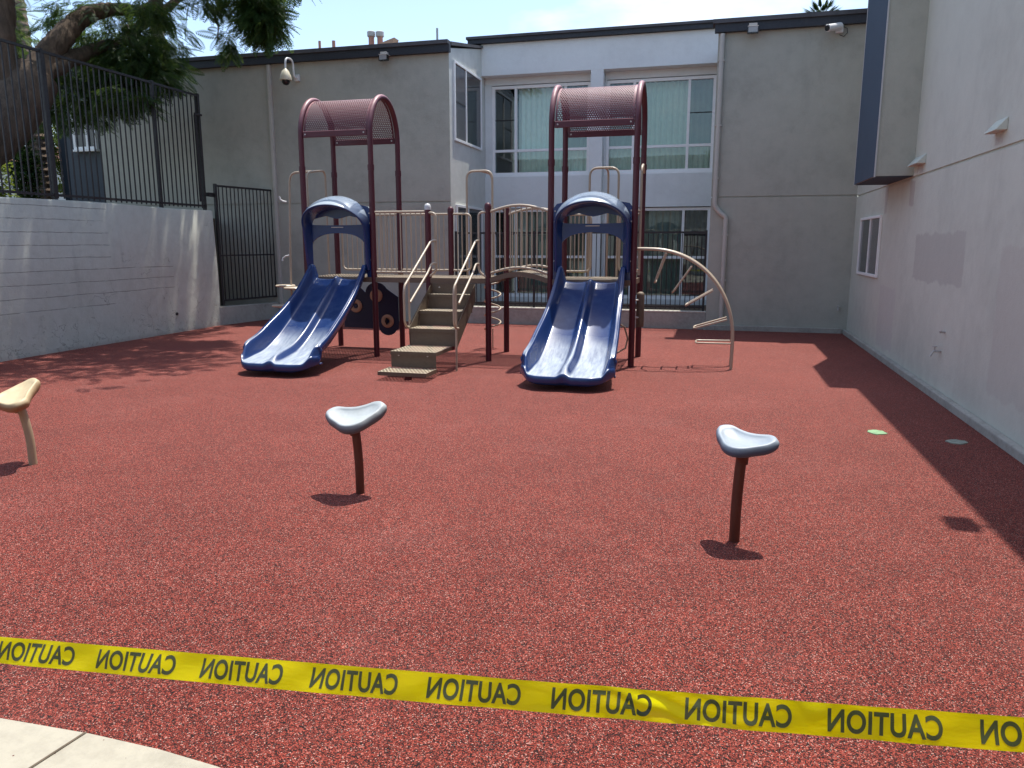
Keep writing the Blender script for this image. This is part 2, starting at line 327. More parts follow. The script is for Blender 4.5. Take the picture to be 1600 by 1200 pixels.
# ------------------------------------------------------------ mesh helpers
class MB:
    """collects primitives into one mesh"""
    def __init__(s): s.v = []; s.f = []; s.uv = None
    def add(s, vs, fs):
        o = len(s.v); s.v += [tuple(p) for p in vs]; s.f += [tuple(i+o for i in f) for f in fs]; return s
    def box(s, a, b):
        x0, y0, z0 = a; x1, y1, z1 = b
        if x0 > x1: x0, x1 = x1, x0
        if y0 > y1: y0, y1 = y1, y0
        if z0 > z1: z0, z1 = z1, z0
        return s.add([(x0, y0, z0), (x1, y0, z0), (x1, y1, z0), (x0, y1, z0), (x0, y0, z1), (x1, y0, z1), (x1, y1, z1), (x0, y1, z1)],
                     [(0, 3, 2, 1), (4, 5, 6, 7), (0, 1, 5, 4), (1, 2, 6, 5), (2, 3, 7, 6), (3, 0, 4, 7)])
    def tube(s, pts, r, n=10, cap=True):
        pts = [Vector(p) for p in pts]; rr = r if isinstance(r, (list, tuple)) else [r]*len(pts)
        T = []
        for i in range(len(pts)):
            a = pts[max(i-1, 0)]; b = pts[min(i+1, len(pts)-1)]; T.append((b-a).normalized())
        up = Vector((0, 0, 1)) if abs(T[0].z) < .9 else Vector((1, 0, 0))
        N = (up - T[0]*up.dot(T[0])).normalized(); vs = []
        for i, p in enumerate(pts):
            N = (N - T[i]*N.dot(T[i])).normalized(); B = T[i].cross(N)
            for k in range(n):
                t = 2*math.pi*k/n; vs.append(p + (N*math.cos(t)+B*math.sin(t))*rr[i])
        fs = []
        for i in range(len(pts)-1):
            for k in range(n):
                a = i*n+k; b = i*n+(k+1) % n; fs.append((a, b, b+n, a+n))
        if cap: fs.append(tuple(range(n-1, -1, -1))); fs.append(tuple((len(pts)-1)*n+k for k in range(n)))
        return s.add(vs, fs)
    def lathe(s, c, prof, n=20, axis='z'):
        vs = []; fs = []
        for (r, h) in prof:
            for k in range(n):
                t = 2*math.pi*k/n; a, b = r*math.cos(t), r*math.sin(t)
                vs.append((c[0]+a, c[1]+b, c[2]+h) if axis == 'z' else ((c[0]+a, c[1]+h, c[2]+b) if axis == 'y' else (c[0]+h, c[1]+a, c[2]+b)))
        for i in range(len(prof)-1):
            for k in range(n):
                a = i*n+k; b = i*n+(k+1) % n; fs.append((a, b, b+n, a+n))
        fs.append(tuple(range(n-1, -1, -1))); fs.append(tuple((len(prof)-1)*n+k for k in range(n)))
        return s.add(vs, fs)
    def build(s, name, mat, parent=None, smooth=False, bevel=0, loc=None):
        me = bpy.data.meshes.new(name); me.from_pydata(s.v, [], s.f); me.update()
        bm = bmesh.new(); bm.from_mesh(me); bmesh.ops.recalc_face_normals(bm, faces=bm.faces); bm.to_mesh(me); bm.free()
        me.materials.append(M[mat] if isinstance(mat, str) else mat)
        if smooth:
            me.polygons.foreach_set('use_smooth', [True]*len(me.polygons)); me.set_sharp_from_angle(angle=R(45))
        o = bpy.data.objects.new(name, me); COL.objects.link(o)
        if parent is not None:
            o.parent = parent
            if parent.type == 'EMPTY' and loc is None: o.location = -Vector(parent.location)
        if loc is not None: o.location = loc
        if bevel:
            b = o.modifiers.new('bevel', 'BEVEL'); b.width = bevel; b.segments = 2; b.limit_method = 'ANGLE'
        return o

def arc_pts(pts, rad=.08, seg=5):
    """round the corners of a polyline"""
    P = [Vector(p) for p in pts]; out = [P[0]]
    for i in range(1, len(P)-1):
        a, b, c = P[i-1], P[i], P[i+1]
        r1 = min(rad, (a-b).length*.48, (c-b).length*.48)
        p = b+(a-b).normalized()*r1; q = b+(c-b).normalized()*r1
        for k in range(seg+1):
            t = k/seg; out.append(p*(1-t)**2+b*2*t*(1-t)+q*t*t)
    out.append(P[-1]); return out

def extrude2d(name, outer, holes, mapf, mat, parent, thick, smooth=False, bevel=0):
    """flat shape with holes; mapf(a,b,t) gives the point, t 0..1 through the thickness"""
    cu = bpy.data.curves.new('outline', 'CURVE'); cu.dimensions = '2D'; cu.fill_mode = 'BOTH'; cu.extrude = .5
    for lp in [outer]+list(holes):
        sp_ = cu.splines.new('POLY'); sp_.points.add(len(lp)-1)
        for k, (a, b) in enumerate(lp): sp_.points[k].co = (a, b, 0, 1)
        sp_.use_cyclic_u = True
    co_ = bpy.data.objects.new('outline_tmp', cu); COL.objects.link(co_); bpy.context.view_layer.update()
    me = bpy.data.meshes.new_from_object(co_.evaluated_get(bpy.context.evaluated_depsgraph_get()))
    mb = MB(); mb.add([mapf(v.co.x, v.co.y, v.co.z+.5) for v in me.vertices], [tuple(p.vertices) for p in me.polygons])
    bpy.data.objects.remove(co_); bpy.data.curves.remove(cu); bpy.data.meshes.remove(me)
    o = mb.build(name, mat, parent, smooth=smooth)
    bm = bmesh.new(); bm.from_mesh(o.data); bmesh.ops.remove_doubles(bm, verts=bm.verts, dist=1e-5); bmesh.ops.recalc_face_normals(bm, faces=bm.faces); bm.to_mesh(o.data); bm.free()
    return o

def thing(name, label, cat, loc=(0, 0, 0), group=None):
    o = bpy.data.objects.new(name, None); COL.objects.link(o); o.location = loc; o.empty_display_size = .2
    o['label'] = label; o['category'] = cat
    if group: o['group'] = group
    return o
def tag(o, label, cat, group=None):
    o['label'] = label; o['category'] = cat
    if group: o['group'] = group
    return o
def struct(o, kind='structure'): o['kind'] = kind; return o

# ------------------------------------------------------------ the ground
mb = MB().box((-400, -400, -.6), (400, 700, -.03)); struct(mb.build('ground', 'asphalt'))
mb = MB().box((-10.75, -3, -.02), (2.6, 16.2, 0)); struct(mb.build('rubber_surface', 'rubber'))
edge = [(-9, 1.2), (-6, 1.55), (-4.5, 1.76), (-3.3, 1.93), (-2.8, 1.975), (-2.5, 1.99), (-2.1, 2.0), (-1.8, 1.99), (-1.55, 1.965), (-1.2, 1.90), (-.7, 1.76), (0, 1.5), (.8, 1.2), (2.5, .9)]
mb = MB(); n = len(edge)
vs = [(a, b, .012) for a, b in edge]+[(a, -6, .012) for a, b in edge]+[(a, b, -.02) for a, b in edge]
mb.add(vs, [(i, i+1, n+i+1, n+i) for i in range(n-1)]+[(i, 2*n+i, 2*n+i+1, i+1) for i in range(n-1)])
path = struct(mb.build('concrete_path', 'concrete'))
j = MB()
for (x0, y0, x1, y1) in ((-2.12, 2.0, -2.24, 1.2), (-5.2, 1.66, -5.25, .8), (.2, 1.42, .2, .5)):
    d = Vector((x1-x0, y1-y0, 0)).normalized(); p = Vector((-d.y, d.x, 0))*.005
    j.add([(x0-p.x, y0-p.y, .0155), (x0+p.x, y0+p.y, .0155), (x1+p.x, y1+p.y, .0155), (x1-p.x, y1-p.y, .0155)], [(0, 1, 2, 3)])
struct(j.build('path_joint', 'soil'))
mb = MB().box((-60, -12, -.5), (-10.62, 14.3, 2.33)).box((-60, 14.3, -.5), (-11.6, 70, 2.33)); struct(mb.build('terrace_ground', 'soil'))
mb = MB().box((-5.64, 16.36, -.02), (-.14, 18.8, .30)); struct(mb.build('planting_bed', 'soil'))
def disc(name, c, rx, ry, mat, label):
    mb = MB(); k = 18; rs = [1+random.uniform(-.16, .12) for _ in range(k)]
    ring = [(c[0]+rx*rs[i]*math.cos(i*2*math.pi/k), c[1]+ry*rs[i]*math.sin(i*2*math.pi/k)) for i in range(k)]
    mb.add([(x, y, .007) for x, y in ring]+[(x, y, 0) for x, y in ring], [tuple(range(k))]+[(i, (i+1) % k, k+(i+1) % k, k+i) for i in range(k)])
    tag(mb.build(name, mat), label, 'cover')
disc('ground_disc', (1.535, 7.60), .085, .095, 'disc_green', 'small worn green disc lying on the sunlit red ground')
disc('ground_disc', (2.16, 7.40), .090, .085, 'disc_grey', 'small grey disc lying in the shade beside the right wall')

# ------------------------------------------------------------ window builder
def window_v(parent, y, x0, x1, z0, z1, mull, trans, fw=.066, cells=None, curtains=(), out=-1, bars=None, glass='glass'):
    """window in a plane of constant y, looking towards -y"""
    f = MB(); d0, d1 = y-.05, y+.04
    f.box((x0, d0, z0), (x0+fw, d1, z1)); f.box((x1-fw, d0, z0), (x1, d1, z1))
    f.box((x0+fw, d0, z1-fw), (x1-fw, d1, z1)); f.box((x0+fw, d0, z0), (x1-fw, d1, z0+fw))
    xs = [x0+fw]; 
    for mx_ in mull: f.box((mx_-fw*.45, d0+.004, z0+fw), (mx_+fw*.45, d1, z1-fw)); xs.append(mx_)
    xs.append(x1-fw)
    for i in range(len(xs)-1):
        for t in trans: f.box((xs[i]+(fw*.45 if i else 0), d0+.008, t-fw*.45), (xs[i+1]-(fw*.45 if i < len(xs)-2 else 0), d1, t+fw*.45))
    f.box((x0-.03, d0-.05, z0-.05), (x1+.03, d1, z0-.003))
    win = f.build('window', 'white_frame', parent)
    zs = [z0+fw]+list(trans)+[z1-fw]
    for i in range(len(xs)-1):
        for k in range(len(zs)-1):
            kind = (cells or {}).get((i, k), glass)
            MB().add([(xs[i], y, zs[k]), (xs[i+1], y, zs[k]), (xs[i+1], y, zs[k+1]), (xs[i], y, zs[k+1])], [(0, 1, 2, 3)]).build('pane', kind, win)
            if kind == 'screen_glass' and k == len(zs)-2:
                zc = (zs[k]+zs[k+1])/2; MB().box((xs[i], y-.02, zc-.010), (xs[i+1], y-.004, zc+.010)).build('screen_bar', 'black_iron', win)
    for (a, b, c, d, mat) in curtains:
        nn = int((b-a)/.016); vs = []; rnd = random.Random(int(a*100)); ph = 0
        for i in range(nn+1):
            t = a+(b-a)*i/nn; ph += rnd.uniform(.55, 1.05)
            vs += [(t, y+.22+.028*math.sin(ph), c), (t, y+.22+.024*math.sin(ph+.15), d)]
        MB().add(vs, [(2*i, 2*i+2, 2*i+3, 2*i+1) for i in range(nn)]).build('curtain', mat, win, smooth=True)
    return win

# ------------------------------------------------------------ rear apartment building
B = thing('apartment_building', 'grey two-storey building across the back with white recessed window bay', 'building', (-4, 20, 0))
w1 = MB()
w1.box((-14.65, 16.17, -.5), (-5.67, 24, 5.80)); w1.box((-14.65, 16.15, -.5), (-5.65, 16.17, 2.63)); w1.box((-14.65, 16.15, 2.66), (-5.65, 16.17, 5.80))
w1.build('wall', 'stucco_grey', B)
sd = MB()   # sunlit side face of the left wing with its sloping top
sd.add([(-5.67, 16.17, -.2), (-5.67, 18.85, -.2), (-5.67, 18.85, 6.38), (-5.67, 16.17, 5.80), (-5.65, 16.17, -.2), (-5.65, 18.85, -.2), (-5.65, 18.85, 6.38), (-5.65, 16.17, 5.80)],
       [(4, 5, 6, 7), (0, 3, 2, 1), (0, 4, 7, 3), (1, 2, 6, 5), (3, 7, 6, 2), (0, 1, 5, 4)])
sd.build('wall', 'stucco_side', B)  # sunlight on this face is put into a paler stucco tone
w2 = MB(); w2.box((-.13, 16.17, -.5), (2.566, 24, 5.80)); w2.box((-.15, 16.15, -.5), (2.564, 16.17, 2.64)); w2.box((-.15, 16.15, 2.665), (2.564, 16.17, 5.80))
w2.build('wall', 'stucco_grey', B)
MB().box((-.19, 16.08, -.02), (2.46, 16.147, .10)).build('wall_base', 'kerb', B, bevel=.01)
rc = MB()
rc.box((-5.645, 18.48, 5.69), (-.152, 19.3, 6.40))
rc.box((-2.995, 18.48, .0), (-2.70, 19.2, 5.688))
for a, b in ((-5.645, -2.997), (-2.698, -.152)):
    rc.box((a, 18.74, 2.60), (b, 19.2, 3.36)); rc.box((a, 18.74, 0), (b, 19.2, .42)); rc.box((a, 18.80, 5.52), (b, 19.2, 5.688))
for z0, z1 in ((.422, 2.598), (3.362, 5.518)):
    rc.box((-5.645, 18.78, z0), (-5.47, 19.2, z1)); rc.box((-3.05, 18.78, z0), (-2.997, 19.2, z1)); rc.box((-2.698, 18.78, z0), (-2.655, 19.2, z1)); rc.box((-.17, 18.78, z0), (-.152, 19.2, z1))
rc.build('recessed_wall', 'stucco_white', B)
rm = MB(); rm.box((-5.6, 21.5, .2), (-.2, 21.6, 6)); rm.box((-5.6, 19.21, 2.7), (-.2, 21.5, 3.3)); rm.box((-5.6, 19.21, 5.72), (-.2, 21.5, 5.8)); rm.box((-5.6, 19.21, .2), (-.2, 21.5, .4)); rm.box((-2.95, 19.21, .4), (-2.75, 21.5, 5.7))
rm.build('interior', 'room', B)
tops = {(0, 1): 'screen_glass', (2, 1): 'screen_glass', (0, 0): 'glass'}
window_v(B, 18.86, -5.468, -3.052, 3.40, 5.50, (-4.877, -3.65), (3.985,), cells=tops, curtains=((-4.86, -3.06, 3.42, 5.46, 'curtain'),))
window_v(B, 18.86, -2.653, -.172, 3.40, 5.50, (-2.015, -.764), (3.985,), cells=tops, curtains=((-2.64, -.19, 3.42, 5.46, 'curtain'),))
window_v(B, 18.86, -5.468, -3.052, .44, 2.58, (-4.877, -3.65), (1.42,), cells=tops, curtains=((-4.86, -3.06, .46, 2.54, 'curtain_mid'),))
window_v(B, 18.86, -2.653, -.172, .44, 2.58, (-2.015, -.79), (1.42,), cells=tops, curtains=((-2.64, -.80, .46, 2.54, 'curtain_mid'), (-.77, -.19, .46, 2.54, 'curtain_grey')))
def window_u(parent, x, y0, y1, z0, z1, ym, s, panes, fw=.055, bar=False):
    """sliding window in a wall of constant x; s is the outward direction"""
    f = MB(); a, b = x+s*.002, x+s*.04
    f.box((a, y0, z0), (b, y0+fw, z1)); f.box((a, y1-fw, z0), (b, y1, z1)); f.box((a, y0+fw, z1-fw), (b, y1-fw, z1)); f.box((a, y0+fw, z0), (b, y1-fw, z0+fw))
    f.box((a, ym-fw*.5, z0+fw), (x+s*.034, ym+fw*.5, z1-fw))
    win = f.build('window', 'white_frame', parent, bevel=.004)
    for (p, q, m_) in ((y0+fw, ym, panes[0]), (ym, y1-fw, panes[1])):
        MB().box((x+s*.003, p, z0+fw), (x+s*.014, q, z1-fw)).build('pane', m_, win)
    if bar: MB().box((x+s*.016, y0+fw, (z0+z1)/2-.01), (x+s*.02, ym-fw*.5, (z0+z1)/2+.01)).build('screen_bar', 'black_iron', win)
    return win
window_u(B, -5.65, 16.42, 18.42, 3.96, 5.62, 17.25, 1, ('grey_glass', 'dark_glass'), bar=True)
window_u(B, -5.65, 16.48, 18.42, .95, 2.60, 17.33, 1, ('dark_glass', 'dark_glass'))
rf = MB()
rf.box((-14.9, 16.04, 5.70), (-5.60, 16.147, 5.855)); rf.box((-.22, 16.04, 5.72), (2.549, 16.147, 5.87))
rf.box((-5.95, 18.38, 6.405), (.20, 18.476, 6.50))
rf.build('fascia', 'fascia', B)
rt = MB()
rt.box((-14.92, 16.00, 5.858), (-5.62, 16.20, 5.935)); rt.box((-.26, 16.00, 5.873), (2.545, 16.3, 5.95)); rt.box((-5.98, 18.34, 6.503), (.22, 24, 6.56))
rt.add([(-14.92, 16.201, 5.935), (-5.60, 16.201, 5.935), (-5.60, 18.85, 6.44), (-14.92, 18.85, 6.44), (-14.92, 16.201, 5.86), (-5.60, 16.201, 5.86), (-5.60, 18.85, 6.39), (-14.92, 18.85, 6.39)],
       [(0, 1, 2, 3), (4, 7, 6, 5), (0, 4, 5, 1), (1, 5, 6, 2), (2, 6, 7, 3), (3, 7, 4, 0)])
rt.box((-14.92, 18.851, 6.2), (-5.99, 24, 6.44)); rt.box((-.1, 16.301, 5.80), (2.545, 24, 5.94))
rt.build('roof', 'roof_felt', B)
# downpipes
p = arc_pts([(-9.90, 16.10, 5.80), (-9.90, 16.10, .12)], .05)
sp = MB().box((-9.945, 16.07, 3.0), (-9.865, 16.147, 5.69)); sp.box((-9.94, 16.075, .02), (-9.87, 16.147, 2.998)); sp.build('downpipe', 'spout', B, bevel=.01)
sp = MB().tube(arc_pts([(-.075, 16.09, 5.70), (-.075, 16.09, 2.47), (.05, 16.09, 2.33), (.155, 16.09, 2.26), (.155, 16.09, .24)], .10), .047, 12)
sp.build('downpipe', 'spout', B, smooth=True)
cf = MB()
for z in (5.2, 4.0, 3.0): MB().box((-.135, 16.06, z), (-.015, 16.147, z+.03)).build('pipe_strap', 'spout', B)
for z in (1.9, 1.0): MB().box((.095, 16.06, z), (.215, 16.147, z+.03)).build('pipe_strap', 'spout', B)
# roof pipes: each a thing
def roof_pipe(x, y, z0, h, r, label, capped=False, mat='terracotta'):
    t = thing('vent_pipe', label, 'pipe', (x, y, z0), 'pipes on the roof')
    MB().tube([(x, y, z0), (x, y, z0+h)], r, 12).build('pipe', mat, t, smooth=True)
    if capped: MB().lathe((x, y, z0+h), [(r*1.1, 0), (r*1.45, .02), (r*1.45, .13), (r*1.1, .15)], 14).build('cap', 'steel', t, smooth=True)
roof_pipe(-9.17, 20, 6.44, .72, .075, 'left one of two capped pinkish flue pipes on the roof', True)
roof_pipe(-8.92, 20, 6.44, .70, .075, 'right one of two capped pinkish flue pipes on the roof', True)
roof_pipe(-7.01, 19.2, 6.44, .60, .028, 'thin grey pipe on the roof near the white bay', False, 'steel')
roof_pipe(-10.70, 20, 6.44, .72, .035, 'thin rusty pipe on the roof, left of its neighbour', False)
roof_pipe(-10.28, 20, 6.44, .70, .045, 'thicker short rusty pipe on the roof, right of its neighbour', False)
t = thing('roof_vent', 'small tan slanted vent hood on the roof edge', 'vent', (-8.5, 19.5, 6.44))
MB().add([(-8.72, 19.5, 6.86), (-8.30, 19.5, 6.98), (-8.36, 19.5, 6.84), (-8.56, 19.5, 6.44), (-8.72, 19.8, 6.86), (-8.30, 19.8, 6.98), (-8.36, 19.8, 6.84), (-8.56, 19.8, 6.44)],
         [(0, 1, 2, 3), (7, 6, 5, 4), (0, 4, 5, 1), (1, 5, 6, 2), (2, 6, 7, 3), (3, 7, 4, 0)]).build('hood', 'ring_tan', t)

# blue-grey building at the far left
BL = thing('blue_grey_house', 'slate blue and navy house wing behind the left fence', 'building', (-16, 17, 2))
MB().box((-15.95, 16.45, 2), (-14.66, 24, 6.1)).build('wall', 'slate_wall', BL)
MB().box((-17.0, 17.3, 2), (-15.952, 24, 6.0)).build('wall', 'navy_wall', BL)
MB().box((-17.3, 16.2, 6.1), (-14.66, 24.2, 6.3)).build('roof', 'fascia', BL)
window_v(BL, 16.40, -15.66, -14.98, 4.05, 5.25, (-15.25,), (), cells={(0, 0): 'dark_glass', (1, 0): 'dark_glass'})

# ------------------------------------------------------------ right building
RB = thing('stucco_building', 'tall pale stucco building along the right side with blue-sided bay', 'building', (4, 6, 0))
r = MB(); r.box((2.57, -5, -.5), (7, 16.149, 6.5)); r.box((2.55, -5, -.5), (2.57, 16.149, 2.615)); r.box((2.55, -5, 2.645), (2.57, 16.149, 6.5))
r.build('wall', 'stucco_right', RB)
MB().box((2.47, -5, -.02), (2.549, 16.06, .085)).build('wall_base', 'kerb', RB, bevel=.015)
MB().box((2.40, -5, 6.502), (7, 16.149, 6.62)).build('roof', 'fascia', RB)
bay = MB(); bay.box((2.072, 11.76, 2.66), (2.549, 13.40, 6.42))
bayo = bay.build('bay', 'stucco_grey', RB)
MB().box((2.062, 11.785, 2.66), (2.070, 13.39, 6.42)).build('bay_side', 'bay_blue', RB)
MB().box((2.085, 11.775, 2.650), (2.549, 13.39, 2.658)).build('bay_underside', 'bay_blue', RB)
tr = MB(); tr.box((2.052, 11.745, 2.645), (2.070, 11.765, 6.42)); tr.box((2.056, 13.39, 2.645), (2.075, 13.41, 6.42)); tr.build('corner_trim', 'pale_trim', RB)
window_u(RB, 2.55, 13.55, 15.32, 1.20, 2.20, 14.42, -1, ('grey_glass', 'dark_glass'), fw=.045)
def wedge(y0, y1, zt, zb, out, label):
    MB().add([(2.549, y0, zt), (2.549, y0, zb), (2.549-out, y0, zb), (2.549, y1, zt), (2.549, y1, zb), (2.549-out, y1, zb)],
             [(0, 1, 2), (3, 5, 4), (0, 2, 5, 3), (1, 4, 5, 2), (0, 3, 4, 1)]).build('vent_hood', 'stucco_right', RB, bevel=.004)
wedge(8.27, 8.60, 2.905, 2.785, .105, ''); wedge(11.16, 11.70, 2.885, 2.765, .115, '')
tp = MB(); tp.tube([(2.55, 9.64, .53), (2.47, 9.64, .53), (2.44, 9.64, .47)], .014, 8); tp.tube([(2.48, 9.64, .53), (2.48, 9.64, .58)], .009, 6); tp.lathe((2.48, 9.64, .58), [(.03, 0), (.03, .01)], 10)
tag(tp.build('garden_tap', 'steel', smooth=True), 'small metal tap low on the right wall', 'tap')
tp = MB(); tp.tube([(2.55, 9.55, .76), (2.49, 9.55, .76)], .012, 8); tp.tube([(2.50, 9.51, .775), (2.50, 9.59, .765)], .008, 6)
tag(tp.build('pipe_stub', 'steel', smooth=True), 'short pipe stub on the right wall just above the metal tap', 'pipe')
tp = MB(); tp.tube([(2.36, 16.149, .50), (2.36, 16.06, .50), (2.36, 16.04, .45)], .016, 8); tp.lathe((2.36, 16.07, .53), [(.035, 0), (.035, .012)], 10)
tag(tp.build('garden_tap', 'steel', smooth=True), 'metal tap in the far right corner of the yard', 'tap')
wl = thing('wall_light', 'floodlight at the eave of the pale stucco building, casting a small shadow', 'lamp', (2.55, 6.95, 6.3))  # out of view, added for the small shadow it casts
MB().tube([(2.55, 6.95, 6.3), (2.28, 6.95, 6.3)], .02, 8).build('arm', 'steel', wl); MB().box((2.12, 6.83, 6.2), (2.30, 7.07, 6.36)).build('housing', 'steel', wl, bevel=.02)

# ------------------------------------------------------------ cameras and floodlights on the walls
def floodlight(x, z, label, tilt=0):
    t = thing('floodlight', label, 'floodlight', (x, 16.1, z), 'floodlights under the eaves')
    MB().box((x-.075, 15.93, z+.045), (x+.075, 16.10, z+.095)).box((x-.10, 15.90, z+.03), (x+.10, 16.08, z+.045)).build('housing', 'steel', t, bevel=.008)
    f = MB()
    f.box((x-.10, 15.90, z-.085), (x-.085, 15.99, z+.028)); f.box((x+.085, 15.90, z-.085), (x+.10, 15.99, z+.028)); f.box((x-.084, 15.90, z-.085), (x+.084, 15.99, z-.07))
    f.build('frame', 'black_plastic', t); MB().box((x-.084, 15.905, z-.069), (x+.084, 15.985, z+.028)).build('lens', 'lamp_glass', t)
    MB().tube([(x, 16.02, z+.0), (x, 16.149, z-.0)], .022, 8).build('bracket', 'steel', t)
floodlight(-7.04, 5.66, 'floodlight under the eave above the left slide tower')
floodlight(.475, 5.72, 'floodlight under the eave at the right, beside the white camera')
t = thing('dome_camera', 'cream dome security camera hanging from a gooseneck arm', 'camera', (-9.25, 16.1, 5.4))
MB().box((-9.27, 16.08, 5.30), (-9.15, 16.149, 5.44)).build('mount_box', 'cam_white', t, bevel=.01)
MB().tube(arc_pts([(-9.21, 16.08, 5.36), (-9.21, 15.98, 5.37), (-9.21, 15.96, 5.72), (-9.24, 15.70, 5.72), (-9.24, 15.68, 5.45)], .14, 8), .022, 10).build('arm', 'cam_white', t, smooth=True)
MB().lathe((-9.24, 15.68, 5.26), [(.125, -.02), (.13, 0), (.115, .08), (.075, .17), (.03, .22)], 20).build('housing', 'cam_cream', t, smooth=True)
MB().lathe((-9.24, 15.68, 5.24), [(.02, -.10), (.06, -.085), (.085, -.045), (.09, 0)], 20).build('dome', 'black_plastic', t, smooth=True)
t = thing('bullet_camera', 'white bullet security camera under the eave near the blue bay', 'camera', (1.95, 16.1, 5.65))
MB().box((1.95, 16.07, 5.58), (2.08, 16.149, 5.74)).build('mount_box', 'cam_white', t, bevel=.01)
bd = MB(); a = Vector((2.02, 16.06, 5.69)); b = Vector((1.78, 15.86, 5.62)); bd.tube([a, b], .065, 16); bd.tube([b+Vector((0, 0, .055)), b+(b-a)*.12+Vector((0, 0, .055))], .012, 6); bd.build('body', 'cam_white', t, smooth=True)
MB().tube([b, b+(b-a)*.06], .05, 16).build('lens', 'black_plastic', t, smooth=True)
MB().tube([(2.08, 16.14, 5.70), (2.15, 16.13, 5.66), (2.16, 16.13, 5.58), (2.10, 16.13, 5.52), (2.02, 16.10, 5.55)], .006, 6).build('cable', 'black_plastic', t, smooth=True)

# ------------------------------------------------------------ walls and fences
rw = thing('retaining_wall', 'grey painted retaining wall along the left side under the tall iron fence', 'wall', (-10.3, 8, 0))
wm = MB(); Y = [-12+26.33*i/80 for i in range(81)]
prof = lambda y: [(-10.30+.012*math.sin(y*1.7), -.3), (-10.31+.012*math.sin(y*2.3+1), 1.1), (-10.335+.008*math.sin(y*3), 2.405+.012*math.sin(y*1.3)), (-10.36, 2.435+.012*math.sin(y*1.3)), (-10.61, 2.44), (-10.61, -.3)]
vs = [(x, y, z) for y in Y for x, z in prof(y)]; k = 6
wm.add(vs, [(i*k+q, i*k+(q+1) % k, (i+1)*k+(q+1) % k, (i+1)*k+q) for i in range(80) for q in range(k)]+[tuple(range(k)), tuple(80*k+q for q in range(k))])
wm.build('wall', 'block', rw, smooth=True)
MB().lathe((-10.296, 12.93, .37), [(.03, -.02), (.03, .006)], 12, axis='x').build('drain_hole', 'black_iron', rw)
def picket_fence(name, label, A, Bp, z0, z1, gap, posts, r=.009, mid=None, ext=(0, 0), rail=.02, postw=.028, cat='fence'):
    A, Bp = Vector(A), Vector(Bp); L = (Bp-A).length; d = (Bp-A).normalized(); nrm = Vector((-d.y, d.x))
    t = thing(name, label, cat, (A.x, A.y, z0))
    def bar(mb, s0, s1, h, zc, za, zb):
        P = [A+d*s0-nrm*h, A+d*s1-nrm*h, A+d*s1+nrm*h, A+d*s0+nrm*h]
        mb.add([(q.x, q.y, za) for q in P]+[(q.x, q.y, zb) for q in P], [(0, 3, 2, 1), (4, 5, 6, 7), (0, 1, 5, 4), (1, 2, 6, 5), (2, 3, 7, 6), (3, 0, 4, 7)])
    for (za, zb) in [(z0+.06, z0+.10), (z1-.04, z1)]+([(mid-.016, mid+.016)] if mid else []):
        mb = MB(); bar(mb, -ext[0], L+ext[1], rail, 0, za, zb); mb.build('rail', 'black_iron', t)
    pk = MB(); n = int(L/gap)
    for i in range(n+1):
        s = L*i/n
        if any(abs(s-q) < gap*.35 for q in posts): continue
        bar(pk, s-r, s+r, r, 0, z0+.03, z1-.045) if not mid else bar(pk, s-r, s+r, r, 0, z0+.101, z1-.041)
    pk.build('pickets', 'black_iron', t)
    for q in posts:
        mb = MB(); bar(mb, q-postw, q+postw, postw, 0, z0-.02, z1+.02); mb.build('post', 'black_iron', t)
    return t
left_fence = picket_fence('iron_fence', 'tall dark iron picket fence on top of the left retaining wall', (-10.42, 3.0), (-10.42, 14.25), 2.44, 4.74, .126, (.1, 2.6, 5.0, 7.4, 9.88, 11.2))
lk = MB(); lk.box((-10.36, 14.02, 4.32), (-10.39, 14.24, 4.36)); lk.box((-10.40, 14.02, 2.6), (-10.37, 14.06, 4.32)); lk.box((-10.44, 14.28, 2.72), (-10.36, 14.55, 2.80))
lk.build('latch', 'black_iron', left_fence)
picket_fence('iron_gate', 'dark iron picket gate between the retaining wall and rear building', (-10.34, 14.45), (-10.03, 16.10), .44, 2.97, .108, (.02,), mid=1.49, cat='gate')
gc = thing('low_wall', 'low concrete kerb wall under the iron gate', 'wall', (-10.3, 15, 0))
MB().add([(-10.30, 14.30, -.02), (-9.97, 16.14, -.02), (-10.20, 16.14, -.02), (-10.5, 14.34, -.02), (-10.30, 14.30, .40), (-9.97, 16.14, .37), (-10.20, 16.14, .37), (-10.5, 14.34, .40)],
         [(0, 1, 5, 4), (1, 2, 6, 5), (2, 3, 7, 6), (3, 0, 4, 7), (4, 5, 6, 7), (3, 2, 1, 0)]).build('wall', 'kerb', gc, bevel=.015)
kw = thing('low_wall', 'low concrete kerb wall below the white window bay', 'wall', (-3, 16.2, 0))
MB().box((-5.649, 16.152, -.02), (-.152, 16.35, .335)).build('wall', 'kerb', kw, bevel=.01)
MB().box((-5.649, 16.145, .337), (-.152, 16.355, .37)).build('coping', 'kerb_top', kw, bevel=.012)  # lit top of the kerb, the sun put into its colour
picket_fence('iron_fence', 'lower iron fence on the kerb in front of the white window bay', (-5.60, 16.26), (-.19, 16.26), .37, 1.99, .098, (.02, 1.8, 3.6, 5.39), r=.008, rail=.018, postw=.022)

